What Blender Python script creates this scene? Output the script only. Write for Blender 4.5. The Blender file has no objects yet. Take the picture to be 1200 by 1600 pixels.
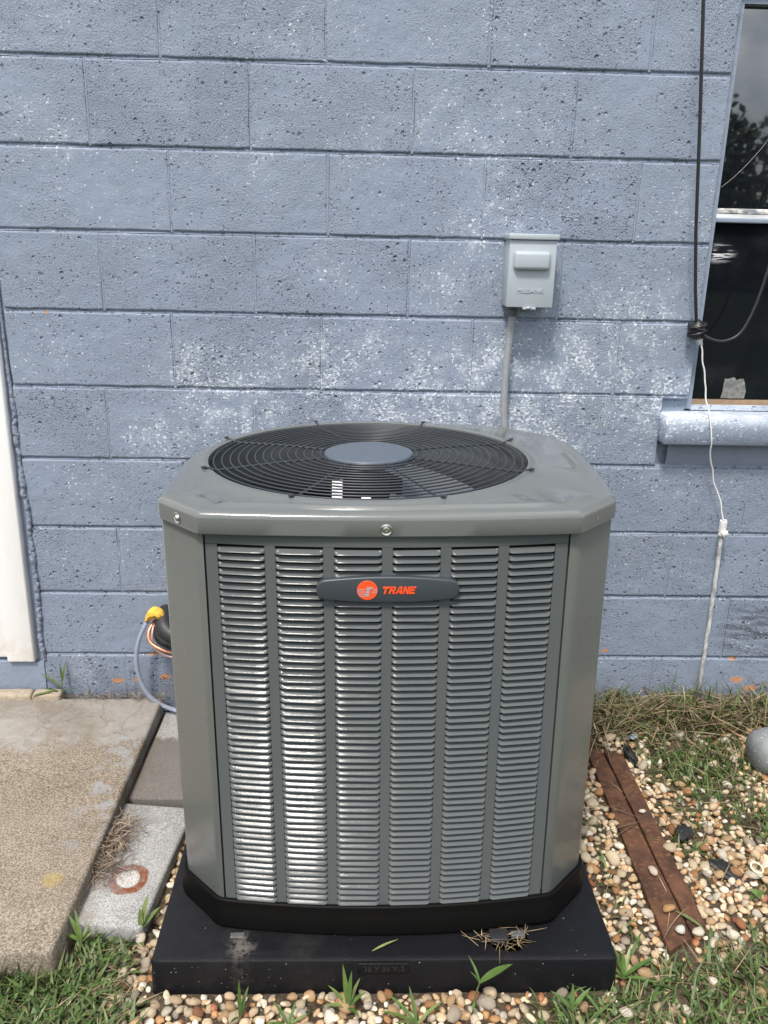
import bpy, bmesh, math, random
import numpy as np
from mathutils import Vector, Matrix, Euler, noise as mnoise

R = math.radians
sc = bpy.context.scene
COL = sc.collection
random.seed(7)
rng = np.random.default_rng(7)

# ------------------------------------------------------------------ camera
cam_d = bpy.data.cameras.new('camera')
cam = bpy.data.objects.new('camera', cam_d)
COL.objects.link(cam)
PITCH, YAW, ROLL = 0.30722, 0.03537, 0.02261
cy_, sy_, cp_, sp_ = math.cos(YAW), math.sin(YAW), math.cos(PITCH), math.sin(PITCH)
fwd = Vector((sy_ * cp_, cy_ * cp_, -sp_))
rt = Vector((cy_, -sy_, 0))
up = rt.cross(fwd)
r2 = math.cos(ROLL) * rt + math.sin(ROLL) * up
u2 = -math.sin(ROLL) * rt + math.cos(ROLL) * up
CAM = Vector((0.21956, -2.30001, 1.39857))
M = Matrix.Identity(4)
for i in range(3):
    M[i][0], M[i][1], M[i][2], M[i][3] = r2[i], u2[i], -fwd[i], CAM[i]
cam.matrix_world = M
cam_d.sensor_fit = 'VERTICAL'
cam_d.sensor_height = 36.0
cam_d.lens = 1299.5 / 1600 * 36
cam_d.clip_start = 0.05
cam_d.clip_end = 1000
sc.camera = cam

# ------------------------------------------------------------------ sky, sun, exposure
SUN_DIR = Vector((-0.215, -0.47, 0.855)).normalized()
SUN_EL = math.asin(SUN_DIR.z)
SUN_ROT = math.atan2(SUN_DIR.x, SUN_DIR.y) % (2 * math.pi)
world = bpy.data.worlds.new('World')
sc.world = world
world.use_nodes = True
wn, wl = world.node_tree.nodes, world.node_tree.links
for n in list(wn):
    wn.remove(n)
wo = wn.new('ShaderNodeOutputWorld')
bg = wn.new('ShaderNodeBackground')
sky = wn.new('ShaderNodeTexSky')
sky.sky_type = 'NISHITA'
sky.sun_disc = False
sky.sun_elevation = SUN_EL
sky.sun_rotation = SUN_ROT
sky.air_density = 1.0
sky.dust_density = 3.0
sky.ozone_density = 1.0
# broken bright cloud over most of the sky
tc = wn.new('ShaderNodeTexCoord')
mp = wn.new('ShaderNodeMapping')
mp.inputs['Scale'].default_value = (1, 1, 1.8)
mp.inputs['Location'].default_value = (3.1, 1.3, .4)
wl.new(tc.outputs['Generated'], mp.inputs['Vector'])
nz = wn.new('ShaderNodeTexNoise')
nz.inputs['Scale'].default_value = 2.6
nz.inputs['Detail'].default_value = 6
nz.inputs['Roughness'].default_value = .58
wl.new(mp.outputs[0], nz.inputs['Vector'])
mr = wn.new('ShaderNodeMapRange')
mr.interpolation_type = 'SMOOTHSTEP'
mr.inputs['From Min'].default_value = .36
mr.inputs['From Max'].default_value = .60
mr.inputs['To Max'].default_value = .85
wl.new(nz.outputs['Fac'], mr.inputs['Value'])
cm = wn.new('ShaderNodeMix')
cm.data_type = 'RGBA'
wl.new(mr.outputs[0], cm.inputs[0])
wl.new(sky.outputs[0], cm.inputs[6])
cm.inputs[7].default_value = (13.0, 13.3, 13.8, 1)
wl.new(cm.outputs[2], bg.inputs[0])
bg.inputs[1].default_value = 0.06
wl.new(bg.outputs[0], wo.inputs[0])

sun_d = bpy.data.lights.new('sun', 'SUN')
sun_d.energy = 1.5
sun_d.angle = R(10)
sun_d.color = (1.0, 0.94, 0.86)
sun = bpy.data.objects.new('sun', sun_d)
COL.objects.link(sun)
sun.location = (-3, -4, 6)
sun.rotation_euler = SUN_DIR.to_track_quat('Z', 'Y').to_euler()

sc.view_settings.view_transform = 'Standard'
sc.view_settings.look = 'None'
sc.view_settings.gamma = 1
sc.view_settings.use_curve_mapping = False
sc.view_settings.exposure = 1.36


# ------------------------------------------------------------------ node helpers
class NT:
    def __init__(s, name, rough=0.5, spec=0.5, metal=0.0, base=None):
        s.m = bpy.data.materials.new(name)
        s.m.use_nodes = True
        s.t = s.m.node_tree
        s.n, s.l = s.t.nodes, s.t.links
        for x in list(s.n):
            s.n.remove(x)
        s.out = s.n.new('ShaderNodeOutputMaterial')
        s.b = s.n.new('ShaderNodeBsdfPrincipled')
        s.l.new(s.b.outputs[0], s.out.inputs[0])
        s.set('Roughness', rough)
        s.set('Specular IOR Level', spec)
        s.set('Metallic', metal)
        if base is not None:
            s.set('Base Color', base)

    def set(s, k, v):
        s.plug(s.b.inputs[k], v)

    def plug(s, sock, v):
        if isinstance(v, bpy.types.NodeSocket):
            s.l.new(v, sock)
        elif isinstance(v, (tuple, list)):
            n = len(sock.default_value)
            sock.default_value = tuple(v)[:n] if len(v) >= n else tuple(v) + (1.0,)
        else:
            sock.default_value = v

    def pos(s):
        return s.n.new('ShaderNodeNewGeometry').outputs['Position']

    def objco(s):
        return s.n.new('ShaderNodeTexCoord').outputs['Object']

    def rand(s):
        return s.n.new('ShaderNodeObjectInfo').outputs['Random']

    def noise(s, scale, detail=2, rough=0.5, vec=None, dist=0.0, color=False):
        x = s.n.new('ShaderNodeTexNoise')
        x.inputs['Scale'].default_value = scale
        x.inputs['Detail'].default_value = detail
        x.inputs['Roughness'].default_value = rough
        x.inputs['Distortion'].default_value = dist
        s.l.new(vec if vec is not None else s.pos(), x.inputs['Vector'])
        return x.outputs['Color' if color else 'Fac']

    def voro(s, scale, vec=None, out='Distance', feature='F1'):
        x = s.n.new('ShaderNodeTexVoronoi')
        x.feature = feature
        x.inputs['Scale'].default_value = scale
        s.l.new(vec if vec is not None else s.pos(), x.inputs['Vector'])
        return x.outputs[out]

    def ramp(s, fac, a, b, lo=0.0, hi=1.0, smooth=True):
        x = s.n.new('ShaderNodeMapRange')
        x.interpolation_type = 'SMOOTHSTEP' if smooth else 'LINEAR'
        x.clamp = True
        s.plug(x.inputs['Value'], fac)
        for k, v in (('From Min', a), ('From Max', b), ('To Min', lo), ('To Max', hi)):
            s.plug(x.inputs[k], v)
        return x.outputs['Result']

    def math(s, op, a, b=0.0, clamp=False):
        x = s.n.new('ShaderNodeMath')
        x.operation = op
        x.use_clamp = clamp
        s.plug(x.inputs[0], a)
        s.plug(x.inputs[1], b)
        return x.outputs[0]

    def mix(s, fac, a, b):
        x = s.n.new('ShaderNodeMix')
        x.data_type = 'RGBA'
        s.plug(x.inputs[0], fac)
        s.plug(x.inputs[6], a)
        s.plug(x.inputs[7], b)
        return x.outputs[2]

    def map(s, vec, scale=(1, 1, 1), loc=(0, 0, 0), rot=(0, 0, 0)):
        x = s.n.new('ShaderNodeMapping')
        x.inputs['Scale'].default_value = scale
        x.inputs['Location'].default_value = loc
        x.inputs['Rotation'].default_value = rot
        s.l.new(vec, x.inputs['Vector'])
        return x.outputs[0]

    def dist(s, p, vec=None, scale=(1, 1, 1)):
        """distance from point p, each axis scaled"""
        v = s.map(vec if vec is not None else s.pos(), scale, tuple(-a * b for a, b in zip(p, scale)))
        x = s.n.new('ShaderNodeVectorMath')
        x.operation = 'LENGTH'
        s.l.new(v, x.inputs[0])
        return x.outputs['Value']

    def bump(s, h, dist=0.002, strength=1.0):
        x = s.n.new('ShaderNodeBump')
        s.plug(x.inputs['Height'], h)
        s.plug(x.inputs['Distance'], dist)
        s.plug(x.inputs['Strength'], strength)
        s.l.new(x.outputs[0], s.b.inputs['Normal'])
        return x


def simple(name, col, rough=0.5, spec=0.5, metal=0.0, var=0.12, scale=40, bump=0.0, bscale=200):
    t = NT(name, rough, spec, metal)
    f = t.noise(scale, 4, 0.6)
    c2 = tuple(max(0, c * (1 - var)) for c in col)
    c1 = tuple(min(1, c * (1 + var)) for c in col)
    t.set('Base Color', t.mix(f, c2, c1))
    if bump:
        t.bump(t.noise(bscale, 4), bump)
    return t.m


# ------------------------------------------------------------------ materials
SPOTS = [(0.33, 1.0, 0.55), (0.56, 1.44, .5), (-0.2, 1.06, .7), (0.48, 1.30, .45), (0.60, 1.10, .9), (0.70, 1.30, .5),
         (0.78, 1.02, .9), (0.92, 1.26, .5), (0.62, 1.52, .45), (0.40, 1.06, .6), (0.62, 0.95, .8), (0.45, 0.97, .8), (0.25, 0.96, .75),
         (0.05, 0.99, .5), (1.10, 1.03, .8), (1.02, 1.26, .5), (1.10, 1.50, .4), (-0.05, 1.62, .3), (0.20, 1.66, .35), (0.55, 1.68, .45),
         (0.72, 1.68, .35), (-0.57, 1.66, .4), (-.18, 1.06, .5), (1.0, 0.86, .35), (-0.55, .72, .3), (-0.3, .52, .3), (1.09, 0.78, .3),
         (1.06, 0.55, .35), (-0.62, 1.1, .3), (-.05, .93, .5), (.9, .93, .5), (-.33, .88, .5), (.1, 1.08, .8), (.25, 1.13, .5), (.85, 1.12, .75), (.95, 1.05, .6), (-.1, .98, .7), (.3, .92, .9),
         (.5, .90, .9), (.75, .90, .8), (-.15, .90, .6), (.0, .86, .5), (.98, 1.22, .6), (1.08, 1.0, .8), (.4, 1.72, .35), (.15, 1.35, .3)]


def wear_at(x, z):
    a = 0.0
    for sx, sz, w in SPOTS:
        d = math.hypot(x - sx, (z - sz) * 1.5)
        t = max(0.0, min(1.0, 1 - (d - .02) / .24))
        a = max(a, t * t * (3 - 2 * t) * min(1, w * 1.25))
    return a


def add_wear(me, ox=0.0, oz=0.0):
    at = me.attributes.new('wear', 'FLOAT', 'POINT')
    at.data.foreach_set('value', [wear_at(v.co.x + ox, v.co.z + oz) for v in me.vertices])
    return me


def wall_material(name, bumps=1.0, wear=0.0):
    t = NT(name, 0.5, 0.45)
    p = t.pos()
    rnd = t.rand()
    # how far the blue coat has worn through to white is stored on the masonry itself
    at_ = t.n.new('ShaderNodeAttribute')
    at_.attribute_name = 'wear'
    acc = at_.outputs['Fac']
    low = t.ramp(t.noise(4.5, 3, 0.6), 0.42, 0.72, 0.0, 0.42)
    acc = t.math('MAXIMUM', acc, low)
    acc = t.math('MULTIPLY', acc, t.ramp(t.noise(14, 3, .6), .35, .62, .35, 1.15))
    grain = t.noise(210, 4, 0.68)
    speck = t.noise(105, 3, 0.6, t.map(p, (1, 1, 1.25), (3, 1, 7)))
    thr = t.math('SUBTRACT', 0.668 - wear, t.math('MULTIPLY', acc, 0.155))
    sp = t.ramp(t.math('SUBTRACT', speck, thr), 0.0, 0.022)
    chalk = t.math('MULTIPLY', t.ramp(acc, 0.15, .9, 0, .6), t.ramp(t.noise(30, 6, .75), .40, .66))
    tone = t.noise(2.2, 4, 0.6)
    base = t.mix(tone, (.205, .252, .335), (.255, .302, .385))
    base = t.mix(t.math('MULTIPLY', rnd, .5), base, (.225, .270, .352))
    # scuffed, slightly purple-grey strokes and dirt by the ground
    base = t.mix(t.ramp(t.noise(9, 5, .65), .5, .8, 0, .35), base, (.27, .31, .385))
    z = t.n.new('ShaderNodeSeparateXYZ')
    t.l.new(p, z.inputs[0])
    dirt = t.math('MULTIPLY', t.ramp(z.outputs[2], 0.02, 0.22, 1, 0), t.ramp(t.noise(16, 5, .7), .35, .7))
    base = t.mix(t.math('MULTIPLY', dirt, .65), base, (.12, .105, .09))
    # charcoal smear low on the right
    sm = t.math('MULTIPLY', t.ramp(t.dist((1.47, 0, .30), p, (1, 0, 1.3)), .03, .2, 1, 0),
                t.ramp(t.noise(30, 3, .6, t.map(p, (.35, 1, 1.6), (0, 0, 0), (0, R(38), 0))), .42, .62))
    base = t.mix(t.math('MULTIPLY', sm, .75), base, (.035, .035, .04))
    if wear > 0:
        g_ = t.n.new('ShaderNodeNewGeometry').outputs['Normal']
        sx_ = t.n.new('ShaderNodeSeparateXYZ')
        t.l.new(g_, sx_.inputs[0])
        tp = t.math('MULTIPLY', t.ramp(z.outputs[2], .935, .972), t.ramp(t.noise(20, 5, .7, t.map(p, (.5, 1, 1))), .36, .6, .45, 1.0))
        chalk = t.math('MAXIMUM', chalk, tp)
    base = t.mix(chalk, base, (.52, .58, .66))
    base = t.mix(sp, base, (.62, .67, .73))
    # paint chipped down to orange masonry
    ch = None
    for x, zz, r in [(-.503, .116, .035), (-.45, .118, .022), (-.40, .205, .018), (-.36, .13, .034), (.994, .228, .022), (1.399, .203, .022), (1.42, .13, .04), (1.47, .1, .04),
                     (-.613, 1.216, .012), (-.385, .208, .02)]:
        f = t.ramp(t.dist((x, 0, zz), p, (1, 0, 1.8)), r * .3, r, .62, 0.0)
        ch = f if ch is None else t.math('MAXIMUM', ch, f)
    chm = t.ramp(t.math('ADD', ch, t.noise(120, 4, .7)), .98, 1.02)
    base = t.mix(chm, base, (.48, .25, .14))
    t.set('Base Color', base)
    t.set('Roughness', t.ramp(t.noise(40, 3), .3, .7, .38, .6))
    # relief: sandy grain, open pits, brush-filled areas
    def warp(scale, amt, off):
        q = t.map(p, (1, 1, 1), off)
        a_ = t.n.new('ShaderNodeVectorMath')
        a_.operation = 'SCALE'
        a_.inputs['Scale'].default_value = amt
        t.l.new(t.noise(scale, 3, .6, q, 0, True), a_.inputs[0])
        b_ = t.n.new('ShaderNodeVectorMath')
        b_.operation = 'ADD'
        t.l.new(q, b_.inputs[0])
        t.l.new(a_.outputs[0], b_.inputs[1])
        return b_.outputs[0]

    wv = t.noise(6, 3, .6, t.map(p, (1, 1, 1), (2, 6, 1)))

    def holes(scale, off, depth, keep):
        q = warp(scale * 1.3, .6 / scale, off)
        d_ = t.voro(scale, q)
        sc_ = t.n.new('ShaderNodeSeparateColor')
        t.l.new(t.voro(scale, q, 'Color'), sc_.inputs[0])
        on = t.ramp(t.math('ADD', sc_.outputs[0], t.math('ADD', t.ramp(wv, .3, .7, -.42, .30), t.ramp(rnd, 0, 1, -.16, .14, False))), keep, keep + .03)
        r_ = t.ramp(t.math('POWER', sc_.outputs[1], 2.0), 0, 1, .17, .52)
        e_ = t.n.new('ShaderNodeMath')
        e_.operation = 'DIVIDE'
        t.l.new(d_, e_.inputs[0])
        t.l.new(r_, e_.inputs[1])
        return t.math('MULTIPLY', t.ramp(e_.outputs[0], .30, 1.05, 1, 0), t.math('MULTIPLY', on, -depth))

    pits = holes(72, (9, 2, 4), 3.0, .42)
    pits2 = holes(165, (1, 8, 2), 1.3, .36)
    h = t.math('ADD', t.math('MULTIPLY', grain, .95), t.math('ADD', pits, pits2))
    h = t.math('ADD', h, t.math('MULTIPLY', sp, -.25))
    fill = t.ramp(t.noise(5, 3, .6, t.map(p, (1, 1, 1), (4, 4, 4))), .35, .62, .35, 1.0)
    h = t.math('MULTIPLY', h, t.math('MULTIPLY', fill, t.ramp(rnd, 0, 1, .55, 1.1, False)))
    h = t.math('ADD', h, t.math('MULTIPLY', t.noise(22, 2), .6))
    t.bump(h, 0.0058 * bumps, 1.0)
    return t.m


MAT_BLOCK = wall_material('painted_block', 1.0)
MAT_MORTAR = wall_material('painted_mortar', .42, -0.02)
MAT_SILL = wall_material('painted_sill', .45, 0.005)
MAT_SMOOTH = simple('slate_paint', (.235, .28, .36), .5, .4, var=.2, scale=12, bump=.002, bscale=60)
MAT_CAULK = simple('caulk', (.20, .235, .30), .6, .4, var=.45, scale=45, bump=.006, bscale=90)


def white_paint(name, col=(.86, .86, .85)):
    t = NT(name, .5, .4)
    stain = t.ramp(t.noise(18, 5, .7), .56, .8, 0, .55)
    z = t.n.new('ShaderNodeSeparateXYZ')
    t.l.new(t.pos(), z.inputs[0])
    low = t.math('MULTIPLY', t.ramp(z.outputs[2], .17, .32, 1, 0), t.ramp(t.noise(26, 4, .6), .3, .7))
    c = t.mix(stain, col, tuple(c * .86 for c in col))
    c = t.mix(t.math('MULTIPLY', low, .5), c, (.62, .53, .36))
    t.set('Base Color', c)
    t.bump(t.noise(60, 4, .6, t.map(t.pos(), (1, 1, .12))), .0012)
    return t.m


MAT_WHITE = white_paint('white_casing')
MAT_SASH = None


def sash_paint():
    t = NT('peeling_sash', .6, .35)
    f = t.ramp(t.noise(45, 5, .7, t.map(t.pos(), (.5, 1, 1.5))), .42, .56)
    c = t.mix(f, (.22, .24, .28), (.70, .69, .66))
    c = t.mix(t.ramp(t.noise(70, 4, .7), .6, .68), c, (.30, .2, .13))
    t.set('Base Color', c)
    t.bump(f, .0015)
    return t.m


MAT_SASH = sash_paint()
MAT_RAWWOOD = simple('bare_wood', (.30, .21, .14), .8, .2, var=.35, scale=60, bump=.001)


def glass_mat(name, smear):
    t = NT(name, .03, .35 if smear else 1.0, base=(.010, .012, .011))
    t.b.inputs['IOR'].default_value = 1.45 if smear else 1.9
    p = t.pos()
    d = t.voro(34, t.map(p, (1, 1, 1), (.3, 0, .1)))
    spk = t.math('MULTIPLY', t.ramp(d, .035, .06, 1, 0), t.ramp(t.voro(34, t.map(p, (1, 1, 1), (.3, 0, .1)), 'Color'), .62, .66))
    dust = t.math('MULTIPLY', t.ramp(t.noise(9, 5, .7), .45, .8), .10)
    c = t.mix(dust, (.006, .008, .011), (.12, .125, .13))
    if smear:
        dd = t.ramp(t.dist((1.195, .04, 1.405), p, (1, 0, 1.9)), .01, .06, 1, 0)
        st = t.math('MULTIPLY', dd, t.ramp(t.noise(60, 4, .6, t.map(p, (.22, 1, 2.2))), .555, .64))
        c = t.mix(t.math('MULTIPLY', st, .6), c, (.30, .32, .34))
        spk = t.math('MAXIMUM', spk, t.math('MULTIPLY', st, .9))
    c = t.mix(spk, c, (.70, .71, .72))
    t.set('Base Color', c)
    t.set('Roughness', t.ramp(t.math('MAXIMUM', spk, dust), 0, 1, .02, .6))
    t.bump(t.noise(5, 1, .5), .0003, .35)
    return t.m


MAT_GLASS_UP = glass_mat('window_glass', False)
MAT_GLASS_LOW = glass_mat('smeared_glass', True)


def ac_paint(name, col, rough=.27, spec=.5, coat=.22):
    t = NT(name, rough, spec)
    c = t.mix(t.noise(6, 4, .6), tuple(x * .93 for x in col), tuple(x * 1.06 for x in col))
    d = t.math('MULTIPLY', t.ramp(t.voro(70), .03, .06, 1, 0), t.ramp(t.voro(70, None, 'Color'), .9, .93))
    c = t.mix(t.math('MULTIPLY', d, .5), c, (.5, .48, .44))
    t.set('Base Color', c)
    t.set('Coat Weight', coat)
    t.set('Coat Roughness', .08)
    t.set('Roughness', t.ramp(t.noise(12, 4, .65), .3, .75, rough, rough + .10))
    t.bump(t.math('ADD', t.noise(420, 2, .5), t.math('MULTIPLY', t.noise(6, 2, .5), 9.0)), .00020, .6)
    return t.m


MAT_AC = ac_paint('unit_paint', (.120, .129, .122))
MAT_LID = ac_paint('lid_paint', (.128, .138, .134), .16, .5, .45)
MAT_AC_PANEL = ac_paint('louvre_paint', (.098, .109, .111), .115, .17, .0)
MAT_PAN = simple('black_pan', (.003, .0028, .0026), .5, .10, var=.3, scale=12)
MAT_DARK = simple('dark_interior', (.012, .013, .014), .6, .3, var=.3)
MAT_SHROUD = simple('shroud', (.085, .095, .10), .45, .5, var=.15)
MAT_WIRE = simple('grille_wire', (.030, .035, .042), .36, .5, var=.15)
MAT_HUB = simple('hub_plastic', (.085, .105, .135), .42, .45, var=.06)
MAT_BLADE = simple('fan_blade', (.15, .165, .185), .4, .5, var=.1)
MAT_STEEL = simple('zinc_screw', (.62, .62, .60), .28, .5, 1.0, var=.15, scale=200)
MAT_BADGE = simple('badge_plastic', (.042, .051, .060), .38, .5, var=.05, scale=60)
MAT_ORANGE = simple('badge_orange', (.80, .085, .022), .4, .5, var=.04)
MAT_PEACH = simple('badge_grey', (.38, .30, .30), .4, .5, var=.03)
MAT_STICKER = simple('white_sticker', (.80, .80, .80), .5, .4, var=.04)
MAT_CLIP = simple('grey_clip', (.085, .088, .092), .5, .5, var=.4, scale=120)


def pad_mat():
    t = NT('pad_plastic', .55, .28)
    p = t.pos()
    c = t.mix(t.noise(9, 4, .6), (.0045, .0048, .0062), (.0075, .008, .010))
    dust = t.math('MULTIPLY', t.ramp(t.noise(7, 5, .7), .5, .8), .10)
    dab = t.math('MULTIPLY', t.ramp(t.dist((.005, -.985, .076), p, (1, .8, 0)), .005, .04, 1, 0), t.ramp(t.noise(45, 4, .7), .42, .6))
    dust = t.math('MAXIMUM', dust, t.math('MULTIPLY', dab, .8))
    c = t.mix(dust, c, (.13, .115, .10))
    sp = t.math('MULTIPLY', t.ramp(t.voro(95), .07, .12, 1, 0), t.ramp(t.voro(95, None, 'Color'), .80, .84))
    c = t.mix(t.math('MULTIPLY', sp, .8), c, (.42, .38, .33))
    t.set('Base Color', c)
    t.set('Roughness', t.ramp(dust, 0, .5, .42, .8))
    t.bump(t.noise(520, 3, .6), .0011, .8)
    return t.m


MAT_PAD = pad_mat()
MAT_BOX = simple('box_enamel', (.37, .415, .45), .38, .5, var=.04, scale=10, bump=.0002, bscale=500)


def conduit_mat():
    t = NT('conduit_pvc', .5, .45)
    t.set('Base Color', t.mix(t.noise(30, 3), (.25, .27, .29), (.32, .34, .355)))
    w = t.n.new('ShaderNodeTexWave')
    w.bands_direction = 'Z'
    w.inputs['Scale'].default_value = 105
    t.l.new(t.pos(), w.inputs['Vector'])
    t.bump(w.outputs['Fac'], .0007)
    return t.m


MAT_CONDUIT = conduit_mat()
MAT_CABLE = simple('black_rubber', (.018, .018, .021), .45, .5, var=.3, scale=30)
MAT_TAPE = simple('black_tape', (.014, .014, .017), .32, .5, var=.4, scale=60, bump=.003, bscale=60)
MAT_CORD = simple('white_cord', (.70, .70, .68), .7, .3, var=.2, scale=90, bump=.001, bscale=400)


def rod_mat():
    t = NT('weathered_rod', .65, .35)
    f = t.ramp(t.noise(80, 5, .7, t.map(t.pos(), (1, 1, .35))), .40, .62)
    c = t.mix(f, (.30, .31, .33), (.64, .64, .62))
    z = t.n.new('ShaderNodeSeparateXYZ')
    t.l.new(t.pos(), z.inputs[0])
    c = t.mix(t.ramp(z.outputs[2], .08, .2, .85, 0), c, (.10, .10, .10))
    t.set('Base Color', c)
    t.bump(t.noise(160, 4), .001)
    return t.m


MAT_ROD = rod_mat()
MAT_FOAM = simple('yellow_foam', (.78, .47, .07), .6, .3, var=.25, scale=70, bump=.004, bscale=70)
MAT_COPPER = simple('copper', (.72, .36, .22), .38, .5, .75, var=.2, scale=60)
MAT_PINK = simple('pink_copper', (.66, .42, .37), .45, .5, .4, var=.15, scale=60)
MAT_SLEEVE = simple('black_sleeve', (.020, .020, .022), .5, .5, var=.3)


def hose_mat():
    t = NT('clear_vinyl', .16, .5, base=(.48, .53, .64))
    t.set('Transmission Weight', .5)
    t.b.inputs['IOR'].default_value = 1.3
    return t.m


MAT_HOSE = hose_mat()


def slab_mat():
    t = NT('old_concrete', .85, .25)
    p = t.pos()
    sep = t.n.new('ShaderNodeSeparateXYZ')
    t.l.new(p, sep.inputs[0])
    sand = t.noise(230, 4, .75)
    big = t.noise(7, 5, .65)
    c = t.mix(t.ramp(big, .3, .7), (.165, .125, .085), (.30, .245, .180))
    sand2 = t.noise(120, 3, .7, t.map(p, (1, 1, 1), (3, 3, 3)))
    c = t.mix(t.ramp(sand, .40, .60), t.mix(.6, c, (.10, .075, .05)), t.mix(.4, c, (.60, .54, .46)))
    c = t.mix(t.ramp(sand2, .58, .66, 0, .55), c, (.13, .10, .075))
    c = t.mix(t.ramp(sand2, .40, .33, 0, .4), c, (.55, .50, .42))
    # smoother grey skin near the wall, with blotchy edge, and thin grey drips
    edge = t.math('ADD', sep.outputs[1], t.math('MULTIPLY', t.math('SUBTRACT', t.noise(11, 5, .65), .5), .42))
    skin = t.ramp(edge, -.33, -.25)
    grey = t.mix(t.noise(26, 5, .7), (.20, .185, .165), (.40, .385, .36))
    c = t.mix(t.math('MULTIPLY', skin, .8), c, grey)
    side = t.math('MULTIPLY', t.ramp(t.dist((-.40, -.45, .07), p, (1, .22, 0)), .02, .09, 1, 0), t.ramp(t.noise(24, 4, .65), .5, .58))
    c = t.mix(t.math('MULTIPLY', side, .7), c, (.33, .345, .36))
    c = t.mix(t.ramp(t.dist((-.43, -.80, .07), p, (1, .9, 0)), .012, .03, .5, 0), c, (.42, .31, .08))
    c = t.mix(t.ramp(t.noise(3.6, 5, .65), .46, .68, 0, .65), c, (.165, .135, .10))
    wob = t.n.new('ShaderNodeVectorMath')
    wob.operation = 'ADD'
    t.l.new(p, wob.inputs[0])
    sc3 = t.n.new('ShaderNodeVectorMath')
    sc3.operation = 'SCALE'
    sc3.inputs['Scale'].default_value = .09
    t.l.new(t.noise(18, 4, .65, None, 0, True), sc3.inputs[0])
    t.l.new(sc3.outputs[0], wob.inputs[1])
    brk = t.math('MULTIPLY', t.ramp(t.voro(7, wob.outputs[0], 'Distance', 'DISTANCE_TO_EDGE'), .0, .010, 1, 0), skin)
    c = t.mix(t.math('MULTIPLY', brk, t.ramp(t.noise(8, 2), .52, .62, 0, .35)), c, (.13, .12, .10))
    t.set('Base Color', c)
    h = t.math('ADD', t.math('MULTIPLY', sand, t.ramp(skin, 0, 1, 1, .35)), t.math('MULTIPLY', t.noise(50, 4, .6), .9))
    t.bump(t.math('ADD', h, t.math('MULTIPLY', brk, -.5)), .0028, .9)
    return t.m


def paver_mat():
    t = NT('paver_concrete', .85, .25)
    p = t.pos()
    sep = t.n.new('ShaderNodeSeparateXYZ')
    t.l.new(p, sep.inputs[0])
    sand = t.noise(260, 4, .75)
    c = t.mix(t.ramp(t.noise(9, 5, .65), .3, .7), (.30, .295, .285), (.44, .435, .42))
    c = t.mix(t.ramp(sand, .36, .66), t.mix(.55, c, (.10, .10, .10)), t.mix(.45, c, (.68, .68, .67)))
    # damp, dirty band across the rear paver
    e = t.math('ADD', sep.outputs[1], t.math('MULTIPLY', t.math('SUBTRACT', t.noise(22, 5, .7), .5), .10))
    damp = t.math('MULTIPLY', t.ramp(e, -.20, -.175, 1, 0), t.ramp(sep.outputs[1], -.475, -.47, 0, 1))
    c = t.mix(t.math('MULTIPLY', damp, .78), c, (.115, .10, .085))
    # brown dirt creeping in from the slab side of the front paver
    dx = t.math('ADD', sep.outputs[0], t.math('MULTIPLY', t.math('SUBTRACT', t.noise(26, 5, .7), .5), .12))
    c = t.mix(t.math('MULTIPLY', t.ramp(dx, -.40, -.31, .85, 0), t.ramp(sep.outputs[1], -.9, -.5, 1, .55)), c, (.19, .155, .115))
    # rust ring left by a can
    d = t.math('ADD', t.dist((-.283, -.750, 0), p, (1, .92, 0)), t.math('MULTIPLY', t.math('SUBTRACT', t.noise(34, 4, .6), .5), .012))
    ring = t.math('MULTIPLY', t.ramp(d, .024, .028), t.ramp(d, .042, .046, 1, 0))
    ring = t.math('MULTIPLY', ring, t.ramp(t.dist((-.248, -.765, 0), p, (1, 1, 0)), .03, .085, 1, .6))
    c = t.mix(t.math('MULTIPLY', ring, t.ramp(t.noise(90, 4, .7), .3, .6, .6, 1)), c, (.20, .062, .022))
    inner = t.ramp(d, .020, .026, .6, 0)
    c = t.mix(inner, c, t.mix(t.ramp(sand, .4, .6), (.42, .37, .33), (.80, .77, .74)))
    t.set('Base Color', c)
    t.bump(t.math('ADD', sand, t.noise(60, 4, .6)), .0024, .9)
    return t.m


MAT_SLAB = slab_mat()
MAT_PAVER = paver_mat()
MAT_LEDGE = simple('ledge_stone', (.36, .30, .23), .85, .25, var=.45, scale=50, bump=.004, bscale=90)


def rust_mat():
    t = NT('rusty_steel', .85, .25)
    p = t.pos()
    f = t.noise(14, 6, .7)
    c = t.mix(t.ramp(f, .3, .7), (.052, .027, .019), (.145, .070, .040))
    c = t.mix(t.ramp(t.noise(70, 5, .7), .52, .72), c, (.21, .105, .052))
    c = t.mix(t.ramp(t.noise(5, 3), .5, .7, 0, .7), c, (.045, .026, .021))
    c = t.mix(t.ramp(t.noise(150, 3, .6), .66, .72, 0, .6), c, (.03, .02, .018))
    t.set('Base Color', c)
    t.bump(t.noise(120, 5, .7), .002, .9)
    return t.m


MAT_RUST = rust_mat()


def galv_mat():
    t = NT('galvanised', .6, .4, .1)
    f = t.voro(55, None, 'Color')
    c = t.mix(t.noise(30, 5, .7), (.15, .165, .17), (.27, .29, .30))
    c = t.mix(t.ramp(t.noise(200, 2), .66, .7), c, (.72, .72, .72))
    t.set('Base Color', c)
    t.bump(t.noise(70, 4), .001)
    return t.m


MAT_GALV = galv_mat()


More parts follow.
